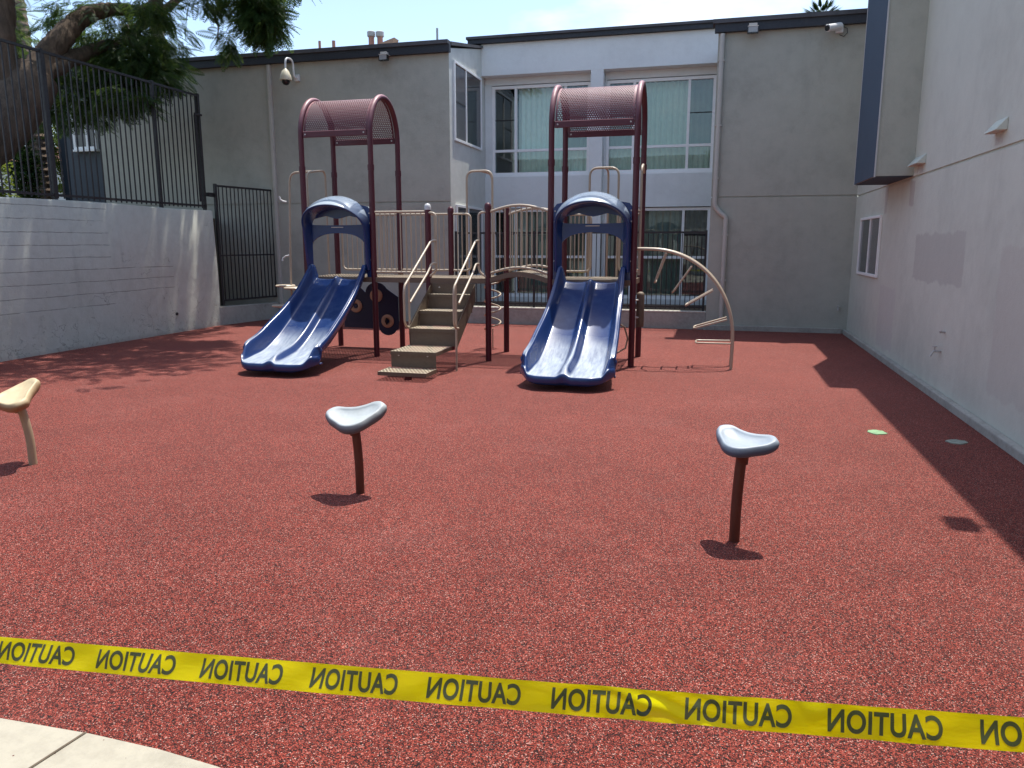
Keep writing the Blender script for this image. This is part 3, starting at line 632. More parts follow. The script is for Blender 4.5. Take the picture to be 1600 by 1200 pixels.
# small weeds behind the low fence
for (x, y, lab) in ((-2.35, 16.7, 'small green weed behind the low fence beside the right slide'), (-2.75, 16.9, 'small green weed behind the low fence near the white pillar')):
    mb = MB(); rnd = random.Random(int(-x*100))
    base = mb_v = []; V0 = []; F0 = []
    for i in range(46):
        a = rnd.uniform(0, 6.28); e = rnd.uniform(.3, 1.4); L = rnd.uniform(.15, .40); d = Vector((math.cos(a)*math.cos(e), math.sin(a)*math.cos(e), math.sin(e)))
        w_ = Vector((-math.sin(a), math.cos(a), 0))*rnd.uniform(.012, .028); c = Vector((x, y, .295)); k = len(V0)
        V0 += [c, c+d*L*.6+w_, c+d*L+Vector((0, 0, -.03)), c+d*L*.6-w_]; F0.append((k, k+1, k+2, k+3))
    mb.add(V0+[(x-.02, y-.02, .29), (x+.02, y-.02, .29), (x, y+.02, .29), (x, y, .33)], F0+[(len(V0), len(V0)+1, len(V0)+3), (len(V0)+1, len(V0)+2, len(V0)+3), (len(V0)+2, len(V0), len(V0)+3)])
    tag(mb.build('weed', 'leaf_palm'), lab, 'plant')

# ------------------------------------------------------------ the play structure
PS = thing('play_structure', 'maroon, tan and blue play structure with two roofed towers and double slides', 'playground', (-3.7, 11.4, 0))
VF, VB = 10.92, 11.95; PR = .0445
def post(u, v, z1, cap=None, capmat='maroon_post', splice=None):
    q = MB(); q.tube([(u, v, -.05), (u, v, z1 if not splice else splice)], PR, 18)
    o = q.build('post', 'maroon_post', PS, smooth=True)
    if cap: MB().lathe((u, v, z1-.005), [(PR*1.12, -.035), (PR*1.14, 0), (PR*1.02, .028), (PR*.7, .05), (.004, .06)], 18).build('post_cap', capmat, o, smooth=True)
    if splice: MB().tube([(u, v, splice-.07), (u, v, splice+.012)], PR*1.13, 18).build('collar', 'maroon_post', o, smooth=True)
    return o
UL1, UL2, U3, U4, UR1, UR2 = -6.23, -5.08, -4.185, -3.25, -2.31, -1.115
for u in (UL1, UL2, UR1, UR2):
    for v in (VF, VB): post(u, v, 0, splice=2.90)
post(U3, VF, 2.28, True, 'cap_white'); post(U3, VB, 2.28, True); post(U4, VF, 2.28, True); post(U4, VB, 2.28, True)
def roof(u0, u1):
    rfp = None
    vm = (VF+VB)/2; hr = (VB-VF)/2; zs = 3.36; hh = .60
    arch = [(t, vm-hr*math.cos(t), zs+hh*math.sin(t)) for t in [math.pi*i/28 for i in range(29)]]
    # one curved tube arch at each side, running down into its two posts
    panel = MB(); ua, ub = u0+.05, u1-.05; al = [0]
    arc2 = [(vm-(hr-.015)*math.cos(t), zs+(hh-.015)*math.sin(t)) for t in [math.pi*i/40 for i in range(41)]]
    for i in range(1, 41): al.append(al[-1]+math.dist(arc2[i], arc2[i-1]))
    vs = []
    for (v, z) in arc2: vs += [(ua, v, z), (ub, v, z)]
    panel.add(vs, [(2*i, 2*i+1, 2*i+3, 2*i+2) for i in range(40)])
    me = bpy.data.meshes.new('perforated_panel'); me.from_pydata(panel.v, [], panel.f); uv = me.uv_layers.new()
    for pl in me.polygons:
        for li in pl.loop_indices:
            vi = me.loops[li].vertex_index; uv.data[li].uv = ((ub-ua) if vi % 2 else 0, al[vi//2])
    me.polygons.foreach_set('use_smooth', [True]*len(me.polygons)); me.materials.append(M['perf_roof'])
    fr = MB()
    for v in (VF, VB):
        s = 1 if v == VF else -1
        fr.box((u0+PR, v-.018, 3.335), (u1-PR, v+.012, 3.425))
    root = fr.build('canopy', 'maroon', PS, bevel=.006)
    pan = bpy.data.objects.new('perforated_panel', me); COL.objects.link(pan); pan.parent = root
    for u in (u0, u1):
        pts = [(u, VF, 2.90), (u, VF, 3.2)]+[(u, v, z) for t, v, z in arch]+[(u, VB, 3.2), (u, VB, 2.90)]
        MB().tube(pts, PR*.93, 14).build('arch_tube', 'maroon', root, smooth=True)
        e = 1 if u == u0 else -1; st = MB(); vs = []
        for (v, z) in arc2: vs += [(u+e*.045, v, z+.004), (u+e*.075, v, z+.004), (u+e*.075, v, z-.004), (u+e*.045, v, z-.004)]
        st.add(vs, [(4*i+q, 4*i+(q+1) % 4, 4*i+4+(q+1) % 4, 4*i+4+q) for i in range(40) for q in range(4)]); st.build('edge_strip', 'maroon', root, smooth=False)
    bt = MB()
    for u in (u0+.09, u1-.09):
        for v in (VF-.022, VB-.022): bt.lathe((u, v, 3.38), [(.012, -.008), (.012, 0)], 8, axis='y')
    bt.build('bolt', 'steel', root)
roof(UL1, UL2); roof(UR1, UR2)
# decks
def deck(u0, u1, z=1.235):
    e = MB(); a, b, c, d = u0-.0, u1+.0, VF-.03, VB+.03
    e.box((a, c, z-.075), (b, c+.006, z)); e.box((a, d-.006, z-.075), (b, d, z)); e.box((a, c+.006, z-.075), (a+.006, d-.006, z)); e.box((b-.006, c+.006, z-.075), (b, d-.006, z))
    e.box((u0+.3, c+.01, z-.07), (u0+.306, d-.01, z-.006)); e.box((u1-.3, c+.01, z-.07), (u1-.294, d-.01, z-.006))
    o = e.build('deck', 'tan_deck_edge', PS)
    MB().box((a+.006, c+.006, z-.003), (b-.006, d-.006, z+.001)).build('deck_plate', 'perf_deck', o)
deck(UL1, UL2); deck(UL2+.004, U3); deck(U3+.004, U4); deck(UR1, UR2)
# bridge
bs = MB(); bpz = lambda u: 1.235+.105*math.sin(math.pi*(u-U4)/(UR1-U4))**1.0
N = 24; us = [U4+(UR1-U4)*i/N for i in range(N+1)]
for v in (VF-.03, VB+.024):
    vs = []
    for u in us: z = bpz(u); vs += [(u, v, z-.075), (u, v+.006, z-.075), (u, v+.006, z), (u, v, z)]
    bs.add(vs, [(4*i+q, 4*i+(q+1) % 4, 4*i+4+(q+1) % 4, 4*i+4+q) for i in range(N) for q in range(4)])
br = bs.build('bridge', 'tan_deck_edge', PS)
pl = MB(); vs = []
for u in us: vs += [(u, VF-.022, bpz(u)-.002), (u, VB+.022, bpz(u)-.002)]
pl.add(vs, [(2*i, 2*i+1, 2*i+3, 2*i+2) for i in range(N)]); pl.build('bridge_plate', 'perf_deck', br)
# railings
def railing(pts_bot, pts_top, n, r=.017, rp=.0095, ends=(False, False), name='railing', v_in=0):
    """frame of top and bottom rails with pickets between; ends True gives a rounded end"""
    q = MB(); PB = [Vector(p) for p in pts_bot]; PT = [Vector(p) for p in pts_top]
    loop = list(PT)
    if ends[1]: loop = loop+list(reversed(PB))
    else: q.tube(PB, r, 10)
    if ends[0] and ends[1]: loop = loop+[PT[0]]; q2 = arc_pts(loop, .09)
    elif ends[0]:
        q.v = []; q.f = []; loop = list(reversed(PT))+list(PB); q2 = arc_pts(loop, .09)
    else: q2 = arc_pts(loop, .09)
    q.tube(q2, r, 10); o = q.build(name, 'tan_tube', PS, smooth=True)
    def ev(P, t):
        x = t*(len(P)-1); i = min(int(x), len(P)-2); return P[i].lerp(P[i+1], x-i)
    for i in range(1, n+1):
        t = i/(n+1); a, b = ev(PB, t), ev(PT, t)
        MB().tube([a, b], rp, 8, cap=False).build('picket', 'tan_tube', o, smooth=True)
    return o
zt, zb = 2.215, 1.315
railing([(UL2+.04, VF, zb), (U3-.03, VF, zb)], [(UL2+.04, VF, zt), (U3-.03, VF, zt)], 9)
railing([(UL1+.10, VB, zb), (UL2-.04, VB, zb)], [(UL1+.10, VB, zt), (UL2-.04, VB, zt)], 10, ends=(True, False))
railing([(UL2+.04, VB, zb), (U3-.04, VB, zb)], [(UL2+.04, VB, zt), (U3-.04, VB, zt)], 9)
railing([(U3+.04, VB, zb), (U3+.34, VB, zb)], [(U3+.04, VB, zt), (U3+.34, VB, zt)], 3, ends=(False, True))
bt = lambda u: 2.19+.10*math.sin(math.pi*(u-U4)/(UR1-U4)); bb = lambda u: 1.30+.10*math.sin(math.pi*(u-U4)/(UR1-U4))
for v in (VF, VB):
    u_ = [U4+.02+(UR1-.04-U4-.02)*i/14 for i in range(15)]
    railing([(u, v, bb(u)) for u in u_], [(u, v, bt(u)) for u in u_], 10, r=.019)
railing([(UR1+.04, VB, zb), (UR1+.42, VB, zb)], [(UR1+.04, VB, zt-.03), (UR1+.42, VB, zt-.03)], 5, ends=(False, True))
railing([(UR2-.33, VB, zb), (UR2-.04, VB, zb)], [(UR2-.33, VB, zt-.03), (UR2-.04, VB, zt-.03)], 3, ends=(True, False))
# narrow loops that flank the stair opening
for (u, s) in ((U3, 1), (U4, -1)):
    MB().tube(arc_pts([(u, VF-.02, 2.20), (u+s*.135, VF-.03, 2.19), (u+s*.135, VF-.03, 1.33), (u, VF-.02, 1.25)], .09), .0165, 10).build('grab_loop', 'tan_tube', PS, smooth=True)
# stairs
ST = MB(); tan = 'tan_dark'
UA, UB = -4.125, -3.445
treads = [(-4.175, -3.50, 8.97, 9.36, .115), (-4.145, -3.50, 9.33, 9.99, .335), (UA, UB, 9.95, 10.35, .575), (UA, UB, 10.33, 10.74, .79), (UA, UB, 10.71, 10.90, 1.005)]
rs = MB()
for i, (a, b, y0, y1, z) in enumerate(treads):
    rs.box((a, y0, z-.05), (b, y0+.006, z)); rs.box((a, y0+.006, z-.05), (a+.006, y1, z)); rs.box((b-.006, y0+.006, z-.05), (b, y1, z))
    if i: zp = treads[i-1][4]; rs.box((a+.004, y0+.012, zp+.002 if i > 1 else .12), (b-.004, y0+.018, z-.004))
rs.box((UA+.004, 10.872, 1.007), (UB-.004, 10.878, 1.16))
rs.box((UA+.004, 9.962, .33), (UA+.01, 10.0, .57))
# stringers
for u in (UA-.008, UB+.002):
    rs.add([(u, 9.96, .575), (u, 10.88, 1.16), (u, 10.88, .90), (u, 9.98, .28), (u+.006, 9.96, .575), (u+.006, 10.88, 1.16), (u+.006, 10.88, .90), (u+.006, 9.98, .28)],
           [(0, 1, 2, 3), (7, 6, 5, 4), (0, 4, 5, 1), (1, 5, 6, 2), (2, 6, 7, 3), (3, 7, 4, 0)])
    rs.add([(u, 10.0, .62), (u, 10.88, 1.16), (u, 10.88, 1.165), (u, 9.97, .62), (u+.006, 10.0, .62), (u+.006, 10.88, 1.16), (u+.006, 10.88, 1.165), (u+.006, 9.97, .62)], [(0, 1, 2, 3), (7, 6, 5, 4), (0, 4, 5, 1)])
st = rs.build('stairs', tan, PS)
for (a, b, y0, y1, z) in treads:
    MB().box((a+.006, y0+.006, z-.004), (b-.006, y1, z)).build('tread', 'perf_tread', st)
MB().tube([(-3.81, 9.12, -.03), (-3.81, 9.12, .065)], .05, 14).tube([(-3.81, 9.75, -.03), (-3.81, 9.75, .28)], .04, 14).build('support_post', 'maroon_post', st, smooth=True)
bl = MB()
for (u, y, z) in ((-4.03, 9.34, .285), (-3.62, 9.34, .285), (-4.0, 10.868, 1.10), (-3.57, 10.868, 1.10)): bl.lathe((u, y, z), [(.004, -.01), (.012, -.007), (.012, 0)], 10, axis='y')
bl.build('bolt', 'steel', st)
for (ua, ur, end) in ((-4.05, -4.145, 0), (-3.385, -3.42, 1)):
    low = [(ur, 9.84, .68), (ur, 9.90, .60), (ur, 10.02, .585)]
    p1 = [(ua, 10.885, 1.79), ((ua+ur)/2, 10.80, 1.785), (ur, 9.87, 1.17), (ur, 9.84, 1.08)]+low
    o = MB().tube(arc_pts(p1, .08), .0165, 10).build('handrail', 'tan_tube', st, smooth=True)
    p2 = [(ua, 10.885, 1.455), ((ua+ur)/2, 10.80, 1.45), ((ua+ur)/2, 10.66, 1.33), (ur, 10.06, .93)]
    MB().tube(arc_pts(p2, .06), .0165, 10).build('handrail', 'tan_tube', st, smooth=True)
    MB().tube([(ur, 10.02, .585), (ur, 10.02, 1.26)] if not end else [(ur, 9.93, -.03), (ur, 9.93, 1.20)], .0155, 10).build('handrail_post', 'tan_tube', st, smooth=True)
# slides
def interp(tab, s, k):
    xs = [r_[0] for r_ in tab]
    for i in range(len(xs)-1):
        if s <= xs[i+1] or i == len(xs)-2:
            t = (s-xs[i])/(xs[i+1]-xs[i]); t = min(max(t, 0), 1)
            p0 = tab[max(i-1, 0)][k]; p1 = tab[i][k]; p2 = tab[i+1][k]; p3 = tab[min(i+2, len(tab)-1)][k]
            return .5*((2*p1)+(-p0+p2)*t+(2*p0-5*p1+4*p2-p3)*t*t+(-p0+3*p1-3*p2+p3)*t**3)
sm = lambda x: (lambda t: t*t*(3-2*t))(min(max(x, 0), 1))
#        s    v      floor  rim    ridge  halfwidth
TAB = [(.00, 10.93, 1.205, .200, .010, .485), (.05, 10.84, 1.195, .225, .030, .485), (.10, 10.76, 1.140, .200, .085, .490), (.25, 10.42, .880, .165, .100, .510), (.42, 10.05, .615, .195, .095, .530), (.58, 9.72, .405, .235, .090, .555),
       (.72, 9.42, .270, .225, .085, .572), (.84, 9.14, .215, .190, .085, .590), (.93, 8.95, .195, .165, .075, .605), (1.0, 8.83, .185, .085, .035, .610)]
def make_slide(uc):
    NS, NA = 84, 64; vs = []
    As = []
    for i in range(NA+1): As.append(-1+2*i/NA)
    for i in range(NS+1):
        s = i/NS; v, fl, rim, rdg, hw = (interp(TAB, s, k) for k in (1, 2, 3, 4, 5))
        row = []
        endk = sm((s-.80)/.20)
        for a in As:
            A = abs(a)
            side = rim*sm((A-.74)/.15); mid = rdg*(1-sm((A-.015)/.15))
            dish = .012*((A-.42)/.3)**2 if .15 < A < .75 else .012*min(1, abs(A-.42)/.3)**2
            z = fl+max(side, mid)+dish*(1-endk)
            if A > .90: z -= .016*math.exp(-((A-.935)/.014)**2)          # groove along the moulded rim
            if A > .965: z -= .028*((A-.965)/.035)**2
            back = endk*(.30*max(0, (A-.45)/.55)**2.2 + .03*(1-sm(A/.2)))
            wx = a*hw*(1-.03*endk*A)
            row.append((uc+wx, v+back, z))
        # outer skirt
        l, r_ = row[0], row[-1]
        sk = .11*(1-.5*endk)
        row = [(l[0]+.012, l[1]+.02, l[2]-sk), (l[0]-.004, l[1], l[2]-.03)]+row+[(r_[0]+.004, r_[1], r_[2]-.03), (r_[0]-.012, r_[1]+.02, r_[2]-sk)]
        vs += row
    W = NA+5
    last = vs[-W:]
    for (dv, dz, flat) in ((-.022, -.006, 0), (-.036, -.035, 0), (-.034, -.085, .6), (-.005, -.125, .9), (.06, -.135, 1.)):
        for (x, y, z) in last:
            cx = uc; ax = min(1, abs(x-uc)/.61); tgt = .055+.115*ax**4; zz = (z+dz)*(1-flat)+(max(.19+dz, tgt))*flat
            vs.append((uc+(x-uc)*(1-(dv+.04)*.25*ax*flat), y+dv, max(zz, tgt)))
    rows = NS+1+5
    fs = [(i*W+j_, i*W+j_+1, (i+1)*W+j_+1, (i+1)*W+j_) for i in range(rows-1) for j_ in range(W-1)]
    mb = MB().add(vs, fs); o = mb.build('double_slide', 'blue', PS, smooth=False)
    o.data.polygons.foreach_set('use_smooth', [True]*len(o.data.polygons))
    sub = o.modifiers.new('subd', 'SUBSURF'); sub.levels = 1; sub.render_levels = 1
    sld = o.modifiers.new('thick', 'SOLIDIFY'); sld.thickness = .012; sld.offset = -1
    # hood: back panel with a doorway and a slot
    hw = .565; zt_ = 2.33
    def outer():
        P = [(-hw, 1.20), (-hw, 2.24), (-hw+.05, 2.30), (-.36, 2.33)]
        P += [(.36*math.sin(t), 2.33+.10*math.cos(t)) for t in [(-1+2*i/12)*math.pi/2 for i in range(1, 12)]]
        P += [(.36, 2.33), (hw-.05, 2.30), (hw, 2.24), (hw, 1.20)]
        P += [(.47, 1.20), (.475, 1.60)]
        P += [(.47*math.cos(t)**.75 if math.cos(t) > 0 else 0, 1.66+.24*math.sin(t)) for t in [math.pi/2*i/8 for i in range(0, 8)]]
        P += [(0, 1.905)]
        P += [(-.47*math.cos(t)**.75, 1.66+.24*math.sin(t)) for t in [math.pi/2*i/8 for i in range(7, -1, -1)]]
        P += [(-.475, 1.60), (-.47, 1.20)]
        return P
    slot = [(-.40+.05*math.cos(t), 2.075+.045*math.sin(t)) for t in [math.pi/2+math.pi*i/8 for i in range(9)]]
    slot = [(x, z) for x, z in slot]+[(-.2, 2.024), (.0, 2.022), (.2, 2.024)]+[(.40-.05*math.cos(t), 2.075+.045*math.sin(t)) for t in [-math.pi/2-math.pi*i/8+0 for i in range(9)]]+[(.20, 2.165), (.06, 2.13), (0, 2.12), (-.06, 2.13), (-.20, 2.165)]
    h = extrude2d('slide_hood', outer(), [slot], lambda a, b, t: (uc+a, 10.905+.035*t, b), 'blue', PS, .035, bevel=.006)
    # visor: lofted shell from the panel forward, with legs down to the slide
    NT = 48; vs = []
    for i in range(NT+1):
        t = i/NT; th = math.pi*t
        c, s_ = -math.cos(th), math.sin(th)
        # path: leg up, over the arch, leg down
        if t < .22:   q = t/.22; bx, bz = -.545+.0*q, 1.36+(1.98-1.36)*q; fx, fz = -.520, 1.34+(1.98-1.34)*q; d = .05+.10*q
        elif t > .78: q = (1-t)/.22; bx, bz = .545-.0*q, 1.36+(1.98-1.36)*q; fx, fz = .520, 1.34+(1.98-1.34)*q; d = .05+.10*q
        else:
            ph = math.pi*(t-.22)/.56; bx, bz = -.545*math.cos(ph), 1.98+.485*math.sin(ph)**.92; fx, fz = -.520*math.cos(ph), 1.98+.345*math.sin(ph)**.92; d = .15+.23*math.sin(ph)
        yb = 10.905; row = []
        for k_ in range(9):
            q = k_/8; x = bx+(fx-bx)*q; bulge = .02*math.sin(math.pi*q)
            z = bz+(fz-bz)*q**1.25
            row.append((uc+x*(1+bulge*.6), yb-d*q, z+bulge*(.8 if .22 <= t <= .78 else 0)))
        inx = -1 if bx < 0 else 1
        # rolled front edge and inner return
        if .22 < t < .78:
            ph = math.pi*(t-.22)/.56; nx_, nz_ = math.cos(ph), -math.sin(ph)
        else: nx_, nz_ = (1 if bx < 0 else -1), 0.
        fx_, fy_, fz_ = row[-1]
        row += [(fx_+nx_*.012, fy_-.006, fz_+nz_*.012), (fx_+nx_*.03, fy_+.012, fz_+nz_*.03)]
        x0, y0, z0 = row[-1]; 
        for k_ in range(1, 6):
            q = k_/5; row.append((x0+nx_*.055*q, y0+(yb-y0-.002)*q, z0+nz_*.035*q))
        vs += row
    W = 16; fs = [(i*W+j_, i*W+j_+1, (i+1)*W+j_+1, (i+1)*W+j_) for i in range(NT) for j_ in range(W-1)]
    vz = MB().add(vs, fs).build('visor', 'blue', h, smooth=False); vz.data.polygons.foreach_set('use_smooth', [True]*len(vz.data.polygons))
    sb = vz.modifiers.new('subd', 'SUBSURF'); sb.levels = 1; sb.render_levels = 1
    bt_ = MB()
    for (x, z) in ((-.54, 2.20), (.54, 2.20), (.545, 2.05), (-.545, 2.05), (.545, 1.5), (-.545, 1.5)): bt_.lathe((uc+x, 10.903, z), [(.011, -.008), (.011, 0)], 8, axis='y')
    bt_.build('bolt', 'steel', h)
    MB().box((uc-.10, 10.893, 1.985), (uc+.10, 10.904, 1.998)).build('label_strip', 'steel', h)
    # foot under the chute
    MB().tube([(uc-.15, 9.2, -.02), (uc-.15, 9.2, .17)], .03, 10).tube([(uc+.15, 9.35, -.02), (uc+.15, 9.35, .2)], .03, 10).build('slide_foot', 'maroon_post', o, smooth=True)
make_slide(-5.665); make_slide(-1.705)
MB().tube([(-5.20, 10.98, 1.98), (-5.26, 10.99, 1.86), (-5.22, 11.0, 1.74), (-5.12, 10.99, 1.70)], .007, 6).build('grab_loop', 'black_iron', PS, smooth=True)
# activity panel below the left tower
def board():
    P = [(-.98, .33), (-.98, .92), (-.80, 1.00), (-.70, .985)]
    P = [(-6.13, .33), (-6.13, .90), (-5.98, 1.0)]+[(-5.80+.0, 1.0)]
    P += [(-5.52+.20*math.cos(t), .93+.17*math.sin(t)) for t in [math.pi-(math.pi*.86)*i/10 for i in range(11)]]
    P += [(-5.13, .865), (-5.13, .33), (-5.17, .32)]
    P += [(-5.325+.165*math.cos(t), .36+.15*math.sin(t)) for t in [-math.pi*i/8 for i in range(9)]]
    P += [(-5.55, .32)]
    return P
ab = extrude2d('activity_panel', board(), [], lambda a, b, t: (a, VB-.03+.02*t, b), 'navy_plastic', PS, .02, bevel=.004)
for (a, b) in ((-5.52, .88), (-5.325, .455), (-5.90, .70)):
    q = MB(); k = 28
    prof_ = [(.045, -.001), (.045, -.022), (.06, -.028), (.098, -.028), (.112, -.018), (.112, -.001)]
    q.lathe((a, VB-.031, b), prof_, k, axis='y'); q.build('dial', 'ring_tan', ab, smooth=True)
    MB().lathe((a, VB-.060, b), [(.001, 0), (.036, 0), (.036, .012)], 16, axis='y').build('dial_hub', 'navy_plastic' if b < .8 else 'ring_tan', ab)
    if b < .6: MB().tube([(a, VB-.075, b-.055), (a-.015, VB-.085, b), (a, VB-.075, b+.055)], .014, 8).build('dial_handle', 'black_plastic', ab, smooth=True)
# arch climber
ac = []
for i in range(33):
    t = math.pi/2*i/32; ac.append((-.93+1.21*math.sin(t)**.96, .40+1.27*math.cos(t)**.98 if i < 32 else .40))
root = None
for v in (11.05, 11.42):
    pts = [(UR2+.03, v, 1.672), (-1.0, v, 1.672)]+[(x, v, z) for x, z in ac[1:]]+[(.282, v, .30), (.275, v, -.03)]
    o = MB().tube(pts, .021, 12).build('arch_climber' if root is None else 'arch_rail', 'tan_tube', root or PS, smooth=True)
    if root is None: root = o
def acpt(t): return (-.93+1.21*math.sin(t)**.96, .40+1.27*math.cos(t)**.98)
for (x0, z0, x1, z1) in ((-.69, 1.61, -.83, 1.20), (-.325, 1.43, -.575, 1.06), (-.02, 1.10, -.385, .88), (.19, .70, -.26, .56), (.255, .36, -.225, .355)):
    d = Vector((x1-x0, 0, z1-z0))
    pts = [(x0, 11.06, z0), (x1, 11.08, z1), (x1, 11.39, z1), (x0, 11.41, z0)]
    MB().tube(arc_pts(pts, .05), .0125, 8).build('rung', 'tan_tube', root, smooth=True)
# pole, drum and rails between the right tower's end posts
MB().tube(arc_pts([(-1.09, 11.78, 2.78), (-1.06, 11.35, 2.86), (-1.06, 11.14, 2.80), (-1.06, 11.14, 1.30)], .1), .018, 10).tube([(-1.06, 11.14, 1.38), (UR2, VF, 1.38)], .012, 8).tube([(-1.06, 11.14, 2.2), (UR2, VF, 2.2)], .012, 8).build('grab_rail', 'tan_tube', PS, smooth=True)
dr = MB().lathe((-1.02, 11.10, .56), [(.052, 0), (.055, .01), (.055, .46), (.045, .49), (.02, .505)], 18).build('drum', 'tan_dark', PS, smooth=True)
cl = MB()
for z in (.70, .95): cl.tube([(-1.115, VF+.03, z), (-1.03, 11.08, z)], .013, 8)
cl.build('clamp', 'steel', dr, smooth=True)
MB().tube([(-1.34, 11.05, .62), (-1.24, 11.1, .55), (-1.19, 11.12, .38), (-1.22, 11.1, .24), (-1.36, 11.05, .16)], .014, 8).build('wire_loop', 'tan_tube', PS, smooth=True)
# corkscrew climber behind the middle deck
cs = []
for i in range(0, 4*24+1):
    t = i/24; a = 2*math.pi*t+math.pi*.9; z = .30+t*.235
    cs.append((-3.60+.135*math.cos(a), 12.35+.135*math.sin(a), z))
ck = MB().tube(cs, .0135, 8).build('corkscrew_climber', 'tan_tube', PS, smooth=True)
MB().tube([(-3.60, 12.35, -.03), (-3.60, 12.35, .33)], .011, 8).build('corkscrew_foot', 'tan_tube', ck, smooth=True)
# overhead entry hoops
def hoop(u0, u1, v0, um, vm_, zt_, legz=1.24, poledown=None):
    o = MB().tube(arc_pts([(u0, v0, legz), (u0, v0, zt_), (u1, v0, zt_), (u1, v0, legz)], .13, 7), .0175, 10).build('entry_hoop', 'tan_tube', PS, smooth=True)
    MB().tube(arc_pts([((u0+u1)/2+.02, v0, zt_), (um, vm_, zt_-.02), (um, vm_, poledown if poledown is not None else legz)], .13, 7), .0165, 10).build('hoop_pole', 'tan_tube', o, smooth=True)
    return o
hoop(-3.93, -3.50, 12.02, -3.60, 12.35, 2.885, poledown=1.2)
hoop(-1.935, -1.49, 12.02, -1.70, 12.40, 2.885, poledown=.0)
hp = hoop(-6.30, -6.29, 11.1, -6.95, 11.45, 2.86) if False else None
o = MB().tube(arc_pts([(-6.29, 11.75, 1.24), (-6.29, 11.75, 2.93), (-6.29, 11.15, 2.85), (-6.29, 11.15, 1.24)], .13, 7), .0175, 10).build('entry_hoop', 'tan_tube', PS, smooth=True)
MB().tube(arc_pts([(-6.29, 11.45, 2.89), (-6.80, 11.50, 2.88), (-6.86, 11.50, 1.6), (-6.90, 11.50, -.03)], .15, 7), .0175, 10).build('hoop_pole', 'tan_tube', o, smooth=True)
# stepping pods up the left end
for (u, v, z, a) in ((-6.98, 11.5, 1.05, 0), (-6.78, 11.42, 1.02, 1), (-7.02, 11.42, .72, 0), (-6.78, 11.58, .45, 1)):
    MB().lathe((u, v, z), [(.05, -.03), (.15, -.018), (.165, 0), (.15, .014), (.05, .018)], 20).build('step_pod', 'tan_tube', o, smooth=True)
for (z, s) in ((2.42, 1), (1.55, -1)):
    MB().tube([(-6.88, 11.5, z), (-6.93, 11.48, z+.01*s), (-6.97, 11.46, z+.04*s), (-6.98, 11.45, z+.09*s)], .014, 8).build('step_hook', 'cap_white', o, smooth=True)

# ------------------------------------------------------------ balance stools
def seat_mesh(name, mat, parent, tilt=(0, 0), rotz=0, zoff=.6, size=1.):
    ctrl = [(.225, .055), (.17, .115), (.08, .104), (0, .096), (-.08, .104), (-.17, .115), (-.225, .055), (-.19, -.02), (-.13, -.085), (-.07, -.145), (0, -.168), (.07, -.145), (.13, -.085), (.19, -.02)]
    n = len(ctrl); out = []; SUBD = 5
    for i in range(n):
        p0, p1, p2, p3 = (ctrl[(i+q) % n] for q in (-1, 0, 1, 2))
        for k in range(SUBD):
            t = k/SUBD; out.append(tuple(.5*((2*p1[c])+(-p0[c]+p2[c])*t+(2*p0[c]-5*p1[c]+4*p2[c]-p3[c])*t*t+(-p0[c]+3*p1[c]-3*p2[c]+p3[c])*t**3) for c in (0, 1)))
    m = len(out); cx, cy = 0, -.02
    def raise_(x, y): return .024*(abs(x)/.22)**2.2 + .022*max(0, (y+.0)/.10) - .01
    vs = []; rings = [0.01, .12, .25, .45, .62, .76, .86, .93, .98, 1.0]
    for r_ in rings:
        for (x, y) in out:
            X, Y_ = cx+(x-cx)*r_, cy+(y-cy)*r_
            z = raise_(X, Y_) - .012*(1-min(1, (r_/.8)**3)) + .010*math.exp(-((r_-.86)/.07)**2) - .03*max(0, (r_-.90)/.10)**2
            vs.append((X, Y_, z))
    for (r_, dz) in ((.985, -.050), (.90, -.066), (.70, -.078), (.4, -.084), (.02, -.085)):
        for (x, y) in out:
            X, Y_ = cx+(x-cx)*r_, cy+(y-cy)*r_; vs.append((X, Y_, raise_(X, Y_)*(.9 if r_ > .9 else .8)+dz))
    nr = len(rings)+5
    fs = [(i*m+j_, i*m+(j_+1) % m, (i+1)*m+(j_+1) % m, (i+1)*m+j_) for i in range(nr-1) for j_ in range(m)]+[tuple(range(m)), tuple((nr-1)*m+q for q in range(m-1, -1, -1))]
    Rm = Matrix.Rotation(rotz, 4, 'Z') @ Matrix.Rotation(tilt[0], 4, 'X') @ Matrix.Rotation(tilt[1], 4, 'Y') @ Matrix.Scale(size, 4)
    vs = [tuple(Rm @ Vector(p)+Vector((0, 0, zoff))) for p in vs]
    o = MB().add(vs, fs).build(name, mat, parent, loc=(0, 0, 0)); o.data.polygons.foreach_set('use_smooth', [True]*len(o.data.polygons)); return o
def stool(label, x, y, seatmat, postmat, rotz, tilt, zs, bend, k=1.):
    t = thing('balance_stool', label, 'stool', (x, y, 0), 'spring-like balance stools across the red ground')
    s = seat_mesh('seat', seatmat, t, tilt, rotz, zs, k)
    pts = [(0, 0, -.03), (0, 0, .15)]+[(bend[0]*(q/6)**1.7, bend[1]*(q/6)**1.7, .15+(zs-.20)*q/6) for q in range(1, 7)]
    p = MB().tube(pts, .031, 20).build('post', postmat, t, smooth=True, loc=(0, 0, 0))
    MB().lathe((bend[0], bend[1], zs-.10), [(.034, -.05), (.036, -.01), (.045, .002)], 18).build('collar', postmat, p, smooth=True)
    if bend != (0, 0): s.location = (bend[0], bend[1], 0)
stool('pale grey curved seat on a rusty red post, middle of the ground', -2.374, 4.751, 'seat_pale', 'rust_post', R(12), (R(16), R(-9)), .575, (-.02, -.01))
stool('blue-grey three-cornered seat on a brown post, nearest the right wall', .184, 4.505, 'seat_grey', 'rust_post', R(-30), (R(9), R(4)), .63, (.02, .0), .87)
